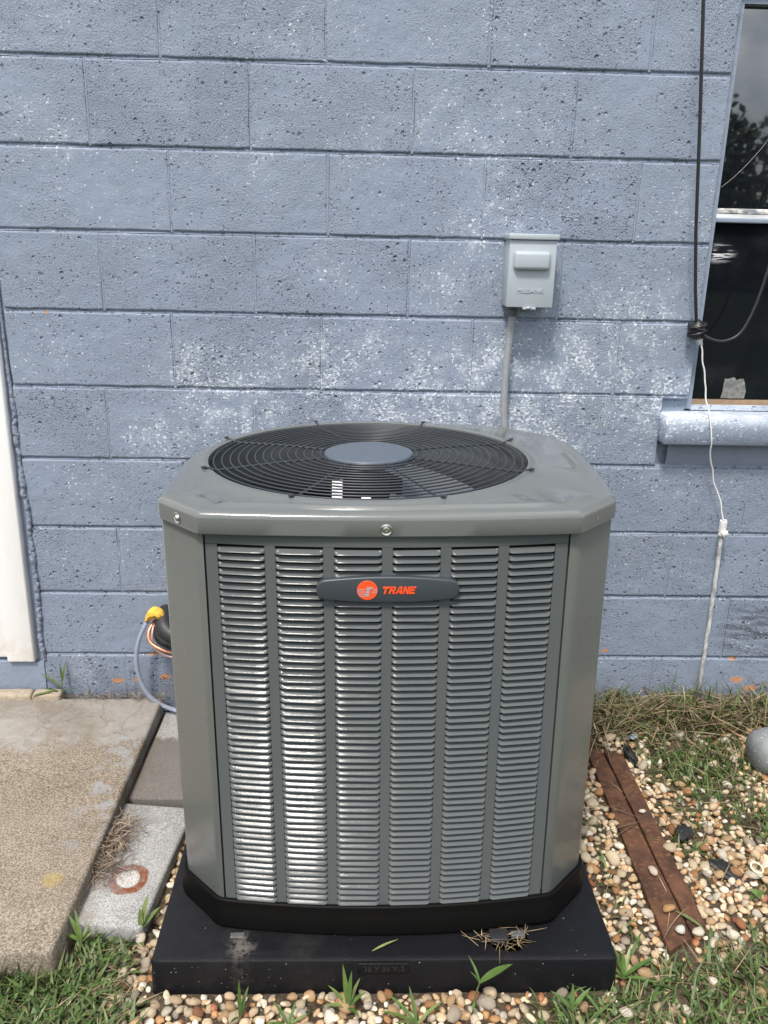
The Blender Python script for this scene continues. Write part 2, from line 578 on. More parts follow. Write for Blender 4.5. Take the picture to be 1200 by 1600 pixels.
def ground_mat():
    t = NT('soil', .95, .15)
    p = t.pos()
    f = t.noise(24, 6, .7)
    soil = t.mix(t.ramp(f, .3, .7), (.060, .045, .030), (.165, .125, .085))
    soil = t.mix(t.ramp(t.noise(140, 3, .7), .52, .7), soil, (.24, .19, .12))
    lawn = t.mix(t.noise(30, 6, .75), (.030, .050, .014), (.105, .115, .045))
    sep = t.n.new('ShaderNodeSeparateXYZ')
    t.l.new(p, sep.inputs[0])
    e = t.math('ADD', sep.outputs[1], t.math('MULTIPLY', t.noise(3, 4), .5))
    c = t.mix(t.ramp(e, -1.35, -1.0, 1, 0), soil, lawn)
    t.set('Base Color', c)
    t.bump(t.math('ADD', f, t.noise(160, 4, .7)), .012, 1)
    return t.m


MAT_GROUND = ground_mat()


def attr_mat(name, rough, spec, objcol=False, var=.25, scale=90, trans=0.0, bump=0.0, patches=False):
    t = NT(name, rough, spec)
    if objcol:
        src = t.n.new('ShaderNodeObjectInfo').outputs['Color']
        v = t.objco()
    else:
        a = t.n.new('ShaderNodeAttribute')
        a.attribute_name = 'Col'
        src = a.outputs['Color']
        v = t.pos()
    f = t.noise(scale, 4, .65, v)
    dark = t.n.new('ShaderNodeMix')
    dark.data_type = 'RGBA'
    dark.blend_type = 'MULTIPLY'
    dark.inputs[0].default_value = 1.0
    t.l.new(src, dark.inputs[6])
    g = t.ramp(f, .25, .75, 1 - var, 1 + var * .6)
    cc = t.n.new('ShaderNodeCombineColor')
    for i in range(3):
        t.l.new(g, cc.inputs[i])
    t.l.new(cc.outputs[0], dark.inputs[7])
    c = dark.outputs[2]
    if patches:
        k = t.ramp(t.noise(scale * .6, 4, .7, t.map(v, (1, 1, 1), (5, 3, 1))), .54, .66, 0, .55)
        c = t.mix(k, c, (.30, .17, .085))
        k2 = t.ramp(t.noise(scale * 2.2, 3, .7, t.map(v, (1, 1, 1), (1, 3, 8))), .63, .70, 0, .6)
        c = t.mix(k2, c, (.10, .075, .05))
    t.set('Base Color', c)
    if trans:
        t.set('Subsurface Weight', 0.0)
    if bump:
        t.bump(f, bump)
    return t.m


MAT_PEBBLE_ALL = attr_mat('pebble_mix', .55, .4, False, .3, 80, bump=.0016, patches=True)
MAT_PEBBLE_ONE = attr_mat('pebble_stone', .55, .4, True, .3, 80, bump=.0016, patches=True)
MAT_GRASS = attr_mat('grass_blade', .5, .35, False, .25, 60)
MAT_LEAF = attr_mat('weed_leaf', .42, .4, True, .22, 70)
MAT_TREE = attr_mat('tree_leaf', .6, .3, False, .3, 3)
MAT_SCRAP = simple('black_scrap', (.016, .016, .017), .5, .4, var=.4, scale=80, bump=.003, bscale=70)
MAT_CAP = simple('blue_grey_cap', (.36, .40, .46), .5, .4, var=.1)
MAT_RING = simple('cream_ring', (.72, .66, .48), .5, .4, var=.1)
MAT_STALK = simple('dry_stalk', (.34, .20, .09), .7, .3, var=.4, scale=120)
MAT_STRAWTAPE = simple('torn_tape', (.20, .20, .19), .35, .5, var=.9, scale=90, bump=.004, bscale=60)


# ------------------------------------------------------------------ geometry helpers
def mesh_from(name, verts, faces, smooth=False, sharp=None):
    me = bpy.data.meshes.new(name)
    me.from_pydata([tuple(v) for v in verts], [], [tuple(f) for f in faces])
    me.validate()
    if smooth:
        me.polygons.foreach_set('use_smooth', [True] * len(me.polygons))
        if sharp:
            me.set_sharp_from_angle(angle=R(sharp))
    me.update()
    return me


def obj(name, me, mat, parent=None, loc=(0, 0, 0), rot=(0, 0, 0), kind=None):
    if mat is not None and len(me.materials) == 0:
        me.materials.append(mat)
    o = bpy.data.objects.new(name, me)
    COL.objects.link(o)
    o.location = loc
    o.rotation_euler = rot
    if parent is not None:
        o.parent = parent
    if kind:
        o['kind'] = kind
    return o


def tag(o, label, cat, group=None, kind=None):
    o['label'] = label
    o['category'] = cat
    if group:
        o['group'] = group
    if kind:
        o['kind'] = kind
    return o


def empty(name, label, cat, loc=(0, 0, 0), rot=(0, 0, 0), group=None, kind=None):
    o = bpy.data.objects.new(name, None)
    COL.objects.link(o)
    o.location = loc
    o.rotation_euler = rot
    o.empty_display_size = .05
    return tag(o, label, cat, group, kind)


class MB:
    def __init__(s):
        s.v, s.f = [], []

    def add(s, vs, fs):
        b = len(s.v)
        s.v += [tuple(v) for v in vs]
        s.f += [tuple(i + b for i in f) for f in fs]

    def box(s, x0, x1, y0, y1, z0, z1):
        s.add([(x0, y0, z0), (x1, y0, z0), (x1, y1, z0), (x0, y1, z0), (x0, y0, z1), (x1, y0, z1), (x1, y1, z1), (x0, y1, z1)],
              [(0, 3, 2, 1), (4, 5, 6, 7), (0, 1, 5, 4), (1, 2, 6, 5), (2, 3, 7, 6), (3, 0, 4, 7)])

    def rings(s, rings, closed=True, cap0=False, cap1=False):
        n = len(rings[0])
        b = len(s.v)
        for r in rings:
            s.v += [tuple(p) for p in r]
        for i in range(len(rings) - 1):
            for j in range(n if closed else n - 1):
                k = (j + 1) % n
                s.f.append((b + i * n + j, b + i * n + k, b + (i + 1) * n + k, b + (i + 1) * n + j))
        if cap0:
            s.f.append(tuple(b + j for j in reversed(range(n))))
        if cap1:
            s.f.append(tuple(b + (len(rings) - 1) * n + j for j in range(n)))

    def tube(s, pts, rad, n=10, cap=True):
        pts = [Vector(p) for p in pts]
        rads = rad if isinstance(rad, (list, tuple)) else [rad] * len(pts)
        rings = []
        t0 = (pts[1] - pts[0]).normalized()
        a = t0.orthogonal().normalized()
        for i, p in enumerate(pts):
            t = (pts[min(i + 1, len(pts) - 1)] - pts[max(i - 1, 0)]).normalized()
            a = (a - t * a.dot(t)).normalized()
            b = t.cross(a)
            rings.append([p + (a * math.cos(k * 2 * math.pi / n) + b * math.sin(k * 2 * math.pi / n)) * rads[i] for k in range(n)])
        s.rings(rings, True, cap, cap)

    def torus(s, c, rad, r, n=72, m=6, axis='Z'):
        rings = []
        for i in range(n):
            a = 2 * math.pi * i / n
            ring = []
            for j in range(m):
                b = 2 * math.pi * j / m
                rr = rad + r * math.cos(b)
                p = (rr * math.cos(a), rr * math.sin(a), r * math.sin(b))
                if axis == 'Y':
                    p = (p[0], p[2], p[1])
                ring.append((c[0] + p[0], c[1] + p[1], c[2] + p[2]))
            rings.append(ring)
        rings.append(rings[0])
        s.rings(rings)

    def mesh(s, name, smooth=False, sharp=None):
        return mesh_from(name, s.v, s.f, smooth, sharp)


def spline(pts, n=8):
    P = [np.array(p, float) for p in pts]
    P = [2 * P[0] - P[1]] + P + [2 * P[-1] - P[-2]]
    out = []
    for i in range(1, len(P) - 2):
        for k in range(n):
            t = k / n
            a, b, c, d = P[i - 1], P[i], P[i + 1], P[i + 2]
            out.append(.5 * (2 * b + (c - a) * t + (2 * a - 5 * b + 4 * c - d) * t * t + (-a + 3 * b - 3 * c + d) * t ** 3))
    out.append(P[-2])
    return out


def rbox(name, size, bev, seg=2, jitter=0.0, cuts=0):
    bm = bmesh.new()
    bmesh.ops.create_cube(bm, size=1)
    for v in bm.verts:
        v.co = Vector((v.co.x * size[0], v.co.y * size[1], v.co.z * size[2]))
    bmesh.ops.bevel(bm, geom=bm.edges[:], offset=bev, segments=seg, profile=.5, affect='EDGES')
    if cuts:
        bmesh.ops.subdivide_edges(bm, edges=[e for e in bm.edges if e.calc_length() > max(size) * .15], cuts=cuts, use_grid_fill=True)
    if jitter:
        for v in bm.verts:
            q = v.co * 23 + Vector((hash(name) % 97, 0, 0))
            v.co += mnoise.noise_vector(q + Vector((jitter * 1e4, 3, 1))) * jitter
    me = bpy.data.meshes.new(name)
    bm.to_mesh(me)
    bm.free()
    me.polygons.foreach_set('use_smooth', [True] * len(me.polygons))
    me.set_sharp_from_angle(angle=R(50))
    return me


def poly_prism(pts, y0, y1, bev=0.0, name='prism'):
    """polygon given in x,z, extruded from y0 (front) to y1"""
    bm = bmesh.new()
    vs = [bm.verts.new((x, y1, z)) for x, z in pts]
    f = bm.faces.new(vs)
    r = bmesh.ops.extrude_face_region(bm, geom=[f])
    for v in [g for g in r['geom'] if isinstance(g, bmesh.types.BMVert)]:
        v.co.y = y0
    bmesh.ops.recalc_face_normals(bm, faces=bm.faces[:])
    if bev:
        ed = [e for e in bm.edges if all(abs(v.co.y - y0) < 1e-6 for v in e.verts)]
        bmesh.ops.bevel(bm, geom=ed, offset=bev, segments=3, profile=.5, affect='EDGES')
    me = bpy.data.meshes.new(name)
    bm.to_mesh(me)
    bm.free()
    me.polygons.foreach_set('use_smooth', [True] * len(me.polygons))
    me.set_sharp_from_angle(angle=R(32))
    return me


def text_mesh(txt, size, extrude, shear=0.0, offset=0.0, name='lettering', bevel=0.0):
    cu = bpy.data.curves.new(name, 'FONT')
    cu.body = txt
    cu.size = size
    cu.extrude = extrude
    cu.shear = shear
    cu.offset = offset
    cu.bevel_depth = bevel
    cu.resolution_u = 3
    o = bpy.data.objects.new('lettering_source', cu)
    COL.objects.link(o)
    dg = bpy.context.evaluated_depsgraph_get()
    dg.update()
    me = bpy.data.meshes.new_from_object(o.evaluated_get(dg))
    bpy.data.objects.remove(o)
    bpy.data.curves.remove(cu)
    me.name = name
    w = max(v.co.x for v in me.vertices) - min(v.co.x for v in me.vertices)
    return me, w


# ================================================================== GROUND
SLAB = (-2.6, -.363, -.996, -.035)      # x0,x1,y0,y1


def mound(x, y):
    """soil and thatch banked up along the right foot of the wall"""
    a = max(0.0, min(1.0, (x - .70) / .25))
    b = max(0.0, min(1.0, (y + .22) / .2))
    return .045 * a * a * (3 - 2 * a) * b * b * (3 - 2 * b)


def ground_z(x, y):
    z = mound(x, y)
    if abs(x) < 4 and -3 < y < .3:
        z += .006 * mnoise.noise(Vector((x * 6, y * 6, 0))) - .004
    return z


xs = [-400, -120, -40, -15, -7, -4] + list(np.linspace(-2.6, 3.0, 113)) + [5, 9, 18, 40, 120, 400]
ys = [-400, -120, -40, -18, -9, -5] + list(np.linspace(-3.4, .3, 75)) + [4, 12, 40, 120, 400]
gv, gf = [], []
for y in ys:
    for x in xs:
        gv.append((x, y, ground_z(x, y)))
nx = len(xs)
for j in range(len(ys) - 1):
    for i in range(nx - 1):
        gf.append((j * nx + i, j * nx + i + 1, (j + 1) * nx + i + 1, (j + 1) * nx + i))
obj('ground', mesh_from('ground', gv, gf, True), MAT_GROUND, kind='structure')

# ================================================================== WALL
wall = empty('block_wall', 'slate blue painted concrete block wall with flaking white specks, behind the air conditioner', 'wall', (0, 0, 0), kind='thing')
CO = .2032
LINES = [.2055 + CO * k for k in range(-1, 12)]       # bed joint heights
ROWSHIFT = {9: -.006, 8: .012, 7: 0.0, 6: .014, 5: -.013}
DOOR_R, WIN_L, WIN_R, SILL_B, SILL_T, WIN_T = -.722, 1.150, 1.98, .893, .985, 2.034
DOOR_L = -1.72


def spans(row, z0, z1):
    """free x spans of a course, less door and window"""
    sp_ = [(-2.3, DOOR_L), (DOOR_R, 2.75)]
    if z1 > SILL_B + .03:
        out = []
        l = WIN_L if z0 > SILL_B else 1.078
        r_ = WIN_R if z0 > SILL_B else 2.05
        for a, b in sp_:
            if a < l < b:
                out += [(a, l), (r_, b)]
            else:
                out.append((a, b))
        sp_ = out
    return sp_


def block_mesh(w, h, d, seed):
    """block face with eased, slightly ragged arrises"""
    nxx, nzz = max(3, int(w / .035)), 7
    bv = .0030
    xs_ = [-w / 2, -w / 2 + bv, -w / 2 + 2 * bv] + list(np.linspace(-w / 2 + .03, w / 2 - .03, nxx)) + [w / 2 - 2 * bv, w / 2 - bv, w / 2]
    zs_ = [-h / 2, -h / 2 + bv, -h / 2 + 2 * bv] + list(np.linspace(-h / 2 + .03, h / 2 - .03, nzz)) + [h / 2 - 2 * bv, h / 2 - bv, h / 2]
    if w < .08:
        xs_ = [-w / 2, -w / 2 + bv, 0, w / 2 - bv, w / 2]
    v, f = [], []
    A, B = len(xs_), len(zs_)
    for k, z in enumerate(zs_):
        for i, x in enumerate(xs_):
            e = (i in (0, A - 1)) + (k in (0, B - 1))
            j = mnoise.noise_vector(Vector((x * 19 + seed * 7.3, z * 19, seed)))
            y = (.0036 if k in (0, B - 1) else .0010) if e else 0.0
            if not e:
                y += j.y * .0010
            v.append((x + (j.x * .0028 if 0 < i < A - 1 or e else 0), y + (.002 * j.y if e else 0), z + j.z * .0022))
    for k in range(B - 1):
        for i in range(A - 1):
            f.append((k * A + i, k * A + i + 1, (k + 1) * A + i + 1, (k + 1) * A + i))
    # returns into the wall
    per = [i for i in range(A)] + [k * A + A - 1 for k in range(1, B)] + [(B - 1) * A + i for i in range(A - 2, -1, -1)] + [k * A for k in range(B - 2, 0, -1)]
    b = len(v)
    for i in per:
        v.append((v[i][0], d, v[i][2]))
    n = len(per)
    for i in range(n):
        j = (i + 1) % n
        f.append((per[j], per[i], b + i, b + j))
    f.append(tuple(b + i for i in range(n)))
    return mesh_from('concrete_block', v, f, True, 60)


mort = MB()
J = .0034   # half bed joint
JH = .0030  # half head joint
for r in range(12):
    z0, z1 = LINES[r], LINES[r + 1]
    base = -.27015 if r % 2 == 1 else -.27015 - .2032
    base += ROWSHIFT.get(r, random.uniform(-.008, .008))
    joints = [base + .4064 * k + random.uniform(-.003, .003) for k in range(-6, 9)]
    for a, b in spans(r, z0, z1):
        cuts = [a] + [x for x in joints if a + .06 < x < b - .06] + [b]
        for i in range(len(cuts) - 1):
            xa = cuts[i] + (JH if i else 0)
            xb = cuts[i + 1] - (JH if i < len(cuts) - 2 else 0)
            za, zb = z0 + J, z1 - J
            if r == 3 and xa > 1.0 and xb <= 1.1:
                pass
            w, h = xb - xa, zb - za
            if w < .02:
                continue
            o = obj('concrete_block', add_wear(block_mesh(w, h, .15, r * 31 + i), (xa + xb) / 2, (za + zb) / 2), MAT_BLOCK, wall, ((xa + xb) / 2, random.uniform(-.0008, .0008), (za + zb) / 2))
            if i < len(cuts) - 2:       # head joint: struck almost flush under the paint
                x = cuts[i + 1]
                dep = random.choice([-.0002, .0002, .0004, .0008, .0014, .0022])
                zz = list(np.linspace(z0 + .002, z1 - .002, 7))
                mort.rings([[(x - JH - .002, .0045, q), (x - JH * .5 + random.uniform(-.001, .001), dep + .0003, q), (x + JH * .5, dep + random.uniform(0, .0010), q), (x + JH + .002, .0045, q)] for q in zz], closed=False)
# bed joints: concave, tooled
for z in LINES[1:-1]:
    seg = [(-2.3, DOOR_L), (DOOR_R, 2.75)]
    if SILL_B < z < WIN_T - .02:
        seg = [(-2.3, DOOR_L), (DOOR_R, WIN_L), (WIN_R, 2.75)]
    for a, b in seg:
        n = int((b - a) / .03) + 2
        rg = []
        for x in np.linspace(a, b, n):
            d = .0030 + .0028 * mnoise.noise(Vector((x * 5, z * 9, 2)))
            k = .0015 * mnoise.noise(Vector((x * 9, z * 7, 5)))
            rg.append([(x, .0072, z + J + .004 + k), (x, d + .0020, z + J * .55 + k), (x, d + .0026, z + k), (x, d - .0006, z - J * .7 + k), (x, .0070, z - J - .004 + k)])
        mort.rings(rg, closed=False)
obj('mortar', add_wear(mort.mesh('mortar', True, 70)), MAT_MORTAR, wall, kind='stuff')
# backing so no light comes through the joints
bk = MB()
bk.box(-2.3, DOOR_L, .02, .19, -.3, 2.64)
bk.box(DOOR_R, 1.07, .02, .19, -.3, 2.64)
bk.box(1.07, WIN_L, .02, .19, -.3, 2.64)
bk.box(WIN_L, WIN_R, .02, .19, -.3, SILL_B)
bk.box(WIN_L, WIN_R, .02, .19, WIN_T + .004, 2.64)
bk.box(WIN_R, 2.75, .02, .19, -.3, 2.64)
bk.box(DOOR_L, DOOR_R, .02, .19, 2.24, 2.64)
obj('wall_core', bk.mesh('wall_core'), MAT_MORTAR, wall)
# footing course in the ground
bk = MB()
bk.box(-2.3, 2.75, .001, .15, -.3, .0035)
obj('footing', bk.mesh('footing'), MAT_SMOOTH, wall)
# smooth patch of filler under the window sill
pt = MB()
n = 24
pt.rings([[(x, .004, .893), (x, -.0012 + .0012 * mnoise.noise(Vector((x * 14, 0, 0))), .885), (x, -.0016 + .001 * mnoise.noise(Vector((x * 14, 3, 0))), .84), (x, .0045, .822 + .003 * mnoise.noise(Vector((x * 20, 0, 3))))] for x in np.linspace(1.108, 2.03, n)], closed=False)
obj('filler_patch', pt.mesh('filler_patch', True), MAT_SMOOTH, wall)

# ---- window
sill = rbox('window_sill', (.98, .20, .083), .0035, 1, .0024, 2)
obj('window_sill', add_wear(sill, 1.565, .933), MAT_SILL, wall, (1.565, .045, .933))
win = bpy.data.objects.new('window', None)
COL.objects.link(win)
win.parent = wall
win.location = (0, 0, 0)
fr = MB()
fr.box(WIN_L + .001, WIN_L + .019, .022, .11, .981, WIN_T)
fr.box(WIN_R - .019, WIN_R - .001, .022, .11, .981, WIN_T)
fr.box(WIN_L + .019, WIN_R - .019, .022, .11, 1.996, WIN_T)
obj('window_frame', fr.mesh('window_frame'), MAT_SMOOTH, win)
b = MB()
b.box(WIN_L + .019, WIN_R - .019, .026, .1, .977, .992)
obj('sub_sill', b.mesh('sub_sill'), MAT_SILL, win)
b = MB()
b.box(WIN_L + .019, WIN_R - .019, .034, .06, .992, 1.006)
obj('bottom_rail', b.mesh('bottom_rail'), MAT_RAWWOOD, win)
obj('meeting_rail', rbox('meeting_rail', (WIN_R - WIN_L - .038, .03, .013), .002, 2, .0012, 2), MAT_SASH, win, ((WIN_L + WIN_R) / 2, .041, 1.512))
obj('sash_lip', rbox('sash_lip', (WIN_R - WIN_L - .038, .026, .012), .002, 2, .0008, 2), MAT_SMOOTH, win, ((WIN_L + WIN_R) / 2, .036, 1.489))
b = MB()
b.box(WIN_L + .019, WIN_R - .019, .045, .05, 1.52, 1.995)
obj('glass_pane', b.mesh('glass_pane'), MAT_GLASS_UP, win)
b = MB()
b.box(WIN_L + .019, WIN_R - .019, .042, .047, 1.007, 1.483)
obj('glass_pane', b.mesh('glass_pane'), MAT_GLASS_LOW, win)
b = MB()
b.tube(spline([(1.181, .0445, 1.572), (1.213, .0445, 1.600), (1.250, .0445, 1.640), (1.287, .0445, 1.690), (1.32, .0445, 1.76)], 6), .0009, 5)
obj('crack', b.mesh('crack'), MAT_STRAWTAPE, win)
# torn sticker remains low on the pane
b = MB()
rg = []
for k, (zz, a, c) in enumerate([(1.010, 1.258, 1.327), (1.03, 1.262, 1.329), (1.05, 1.262, 1.324), (1.066, 1.264, 1.318)]):
    rg.append([(a + (c - a) * t, .0400 - .003 * math.sin(3.1 * t) * (k < 3), zz + (.010 * mnoise.noise(Vector((t * 9, k, 0))) if k == 3 else 0)) for t in np.linspace(0, 1, 9)])
b.rings(rg, closed=False)
obj('torn_sticker', b.mesh('torn_sticker', True), MAT_STRAWTAPE, win)

# ---- door casing at the left
b = MB()
cas = rbox('casing', (.083, .045, 2.06), .006, 2)
casing = obj('door_casing', cas, MAT_WHITE, wall, (-.7845, .006, .183 + 1.03))
obj('casing_stop', rbox('casing_stop', (.05, .03, 2.05), .004, 2), MAT_WHITE, casing, (-.0695, .012, .002))
b = MB()
b.box(DOOR_L, -.880, .05, .09, .18, 2.24)
obj('door_leaf', b.mesh('door_leaf'), MAT_WHITE, wall)
b = MB()
b.box(DOOR_L, -.722, -.004, .19, -.3, .178)
obj('door_step', b.mesh('door_step'), MAT_SMOOTH, wall)
b = MB()
b.box(DOOR_L, DOOR_R - .11, .10, .18, .18, 2.24)
obj('door_backing', b.mesh('door_backing'), MAT_DARK, wall)
b = MB()
b.box(-.775, -.7195, .0095, .19, .1785, 2.24)
obj('door_jamb', b.mesh('door_jamb'), MAT_SMOOTH, wall)
# ragged caulk bead beside the casing
b = MB()
cp = [(-.738, .003, 2.0), (-.736, .003, 1.5), (-.734, .002, 1.15), (-.731, .0, 1.03), (-.727, -.004, .95), (-.729, .0, .85), (-.725, -.004, .74), (-.719, -.006, .64), (-.721, -.003, .56), (-.717, -.006, .45), (-.720, -.004, .34), (-.724, -.004, .25), (-.719, -.004, .185)]
pp = spline(cp, 30)
rr = []
for i, p in enumerate(pp):
    q = Vector((p[2] * 26, 0, 0))
    t_ = max(0, min(1, (1.1 - p[2]) / .2))
    p[0] += .004 * t_ * mnoise.noise(q)
    p[1] += .004 * mnoise.noise(q * 2.3) + .003
    p[0] += .004 * t_ * mnoise.noise(q * 3.7)
    rr.append(.0045 + t_ * (.0030 + .0050 * mnoise.noise(q * .55 + Vector((4, 0, 0))) + .0018 * mnoise.noise(q * 2.9)))
b.tube(pp, rr, 9)
cb = obj('caulk_bead', b.mesh('caulk_bead', True), MAT_CAULK, wall)
cb['label'] = 'cracked lumpy caulk running down beside the white casing'

# ================================================================== SLAB, PAVERS
sl = rbox('concrete_slab', (SLAB[1] - SLAB[0], SLAB[3] - SLAB[2], .13), .010, 3, .004, 6)
obj('concrete_slab', sl, MAT_SLAB, None, ((SLAB[0] + SLAB[1]) / 2, (SLAB[2] + SLAB[3]) / 2, .010), kind='structure')
p1 = obj('paver', rbox('paver', (.192, .415, .09), .005, 2, .0022, 3), MAT_PAVER, None, (-.262, -.250, -.014), (R(.6), 0, R(-1.0)))
tag(p1, 'rear concrete paver half stained dark, against the wall between slab and air conditioner', 'paver', 'concrete pavers beside the slab')
p2 = obj('paver', rbox('paver', (.195, .400, .09), .007, 2, .003, 3), MAT_PAVER, None, (-.298, -.685, -.013), (R(-.5), R(1.0), R(-5.0)))
tag(p2, 'front concrete paver marked with an orange rust ring', 'paver', 'concrete pavers beside the slab')
for i, (x, w, r_) in enumerate([(-.815, .12, .6), (-.708, .085, -1.5)]):
    o = obj('ledge_stone', rbox('ledge_stone', (w, .042, .05), .006, 2, .003, 2), MAT_LEDGE, None, (x, -.033, .068), (0, 0, R(r_)))
    tag(o, ['longer thin tan stone on the slab below the white door casing', 'short thin tan stone on the slab next to the weed at the wall'][i], 'stone', 'tan stones along the foot of the wall')

# ================================================================== EQUIPMENT PAD
PX0, PX1, PY0, PY1 = -.1675, .7470, -1.0215, -.107
PZ = .076
pad = empty('equipment_pad', 'black plastic equipment pad with a broken hole in its top, under the air conditioner', 'pad', (.29, -.564, 0))
ox, oy = .29, -.564


def sq(x0, x1, y0, y1, z, rad, n=5):
    pts = []
    for cx, cy, a0 in ((x1 - rad, y0 + rad, -90), (x1 - rad, y1 - rad, 0), (x0 + rad, y1 - rad, 90), (x0 + rad, y0 + rad, 180)):
        for k in range(n + 1):
            a = R(a0 + 90 * k / n)
            pts.append((cx + rad * math.cos(a), cy + rad * math.sin(a), z))
    return pts


bm = bmesh.new()
X0, X1, Y0, Y1 = PX0 - ox, PX1 - ox, PY0 - oy, PY1 - oy
rgs = [sq(X0 - .002, X1 + .002, Y0 - .002, Y1 + .002, -.01, .012), sq(X0, X1, Y0, Y1, PZ - .007, .012), sq(X0 + .002, X1 - .002, Y0 + .002, Y1 - .002, PZ - .002, .012), sq(X0 + .007, X1 - .007, Y0 + .007, Y1 - .007, PZ, .012)]
allv = [[bm.verts.new(p) for p in r_] for r_ in rgs]
for a, b_ in zip(allv, allv[1:]):
    n = len(a)
    for i in range(n):
        bm.faces.new((a[i], a[(i + 1) % n], b_[(i + 1) % n], b_[i]))
hole = [(.500, -.968), (.522, -.962), (.545, -.966), (.574, -.960), (.580, -.976), (.561, -.990), (.556, -1.000), (.535, -1.003), (.522, -.996), (.506, -.994), (.496, -.982)]
hv = [bm.verts.new((x - ox, y - oy, PZ)) for x, y in hole]
hv2 = [bm.verts.new((x - ox, y - oy, PZ - .005)) for x, y in hole]
he = []
for i in range(len(hv)):
    j = (i + 1) % len(hv)
    he.append(bm.edges.new((hv[i], hv[j])))
    bm.faces.new((hv[j], hv[i], hv2[i], hv2[j]))
top = allv[-1]
te = [bm.edges.get((top[i], top[(i + 1) % len(top)])) for i in range(len(top))]
bmesh.ops.triangle_fill(bm, use_beauty=True, use_dissolve=False, edges=te + he, normal=(0, 0, 1))
for f in bm.faces:
    f.smooth = True
me = bpy.data.meshes.new('pad_shell')
bm.to_mesh(me)
bm.free()
me.set_sharp_from_angle(angle=R(40))
obj('pad_shell', me, MAT_PAD, pad)
pl = obj('size_plate', rbox('size_plate', (.099, .004, .024), .0012, 2), MAT_PAD, pad, (.284 - ox, PY0 - oy - .0022, .060))
tm, w = text_mesh('36 X 36 X-3', .0158, .0012, name='lettering')
o = obj('lettering', tm, simple('raised_plastic', (.02, .021, .024), .4), pl, (-w / 2, -.0022, -.0055), (R(90), 0, 0))

# ================================================================== AIR CONDITIONER
PIV = Vector((.291, -.53, .08))
ac = empty('air_conditioner', 'grey green air conditioner with louvred panel and top fan grille on the black pad', 'air conditioner', PIV, (0, -.0125, 0))
PYV = PIV.y
PZV = PIV.z


def L(x, y, z):
    return (x, y - PYV, z - PZV)


def front_y(x):
    return -.936 + x * x / (2 * 2.06)


def arc_fillet(pts, rad, n=4):
    """round the corners of an open polyline"""
    out = [pts[0]]
    for i in range(1, len(pts) - 1):
        a, b_, c = (np.array(pts[k], float) for k in (i - 1, i, i + 1))
        u, v = (a - b_) / np.linalg.norm(a - b_), (c - b_) / np.linalg.norm(c - b_)
        p, q = b_ + u * rad, b_ + v * rad
        for k in range(n + 1):
            t = k / n
            out.append(tuple((1 - t) ** 2 * p + 2 * t * (1 - t) * b_ + t * t * q))
    out.append(pts[-1])
    return out


def normals2(pts, closed):
    n = len(pts)
    out = []
    for i in range(n):
        a = np.array(pts[(i - 1) % n] if closed or i > 0 else pts[i], float)
        c = np.array(pts[(i + 1) % n] if closed or i < n - 1 else pts[i], float)
        d = c - a
        d = d / (np.linalg.norm(d) + 1e-12)
        out.append(np.array((d[1], -d[0])))
    return out


def shell(pts, th, z0, z1, ease=.0015):
    """thin bent sheet: open polyline (outer face on the right of travel), thickness th"""
    nn = normals2(pts, False)
    mb_ = MB()
    outer = lambda d, z: [L(p[0] + m[0] * d, p[1] + m[1] * d, z) for p, m in zip(pts, nn)]
    prof = [(-th, z0), (-ease * .3, z0), (0, z0 + ease), (0, z1 - ease), (-ease * .3, z1), (-th, z1)]
    rings = [outer(d, z) for d, z in prof]
    rings.append(rings[0])
    mb_.rings([list(r_) for r_ in rings], closed=False)
    n = len(pts)
    return mb_


GAPL, GAPR = -.3265, .3185
HW, CHX, CHY, CIY = .422, .340, -.824, front_y(.340)
sideL = [(-HW, CHY), (-.428, -.72)]
# corner posts (front pair, then rear pair)
zt, zb_ = .926, .128
fl = arc_fillet([(-.428, -.70), (-HW, CHY), (-CHX, CIY), (GAPL - .0036, front_y(GAPL) + .0)], .009)
fr_ = arc_fillet([(GAPR + .0036, front_y(GAPR)), (CHX, CIY), (HW, CHY), (.428, -.70)], .009)
bl = arc_fillet([(-.33, -.165), (-.41, -.25), (-.428, -.36)], .02)
br = arc_fillet([(.428, -.36), (.41, -.25), (.33, -.165)], .02)
for poly in (fl, fr_, bl, br):
    if poly is bl:
        poly = list(poly)
    obj('corner_post', shell(poly, .012, zb_, zt).mesh('corner_post', True, 40), MAT_AC, ac)
# louvred front panel: sheet with six slotted columns
C0, CP, CW = -.3055, .1032, .0845
LT, LH, LN = .900, .01395, 55
front = bpy.data.objects.new('louvre_panel', None)
COL.objects.link(front)
front.parent = ac
front.location = L(0, -.936, .5)


def F(x, y, z):
    return (x, y + .936, z - .5)


sheet = MB()


def strip(x0, x1, z0, z1, n):
    xs_ = np.linspace(x0, x1, n)
    rg = []
    for x in xs_:
        y = front_y(x)
        rg.append([F(x, y + .004, z0), F(x, y, z0 + .0004), F(x, y, z1 - .0004), F(x, y + .004, z1)])
    sheet.rings(rg, closed=True, cap0=True, cap1=True)


strip(GAPL, GAPR, LT, .9205, 24)
strip(GAPL, GAPR, .128, LT - LH * LN, 24)
edges = [GAPL] + sum([[C0 + CP * i, C0 + CP * i + CW] for i in range(6)], []) + [GAPR]
for i in range(0, len(edges), 2):
    strip(edges[i], edges[i + 1], LT - LH * LN + .0001, LT - .0001, 3)
obj('panel_sheet', sheet.mesh('panel_sheet', True, 40), MAT_AC_PANEL, front)
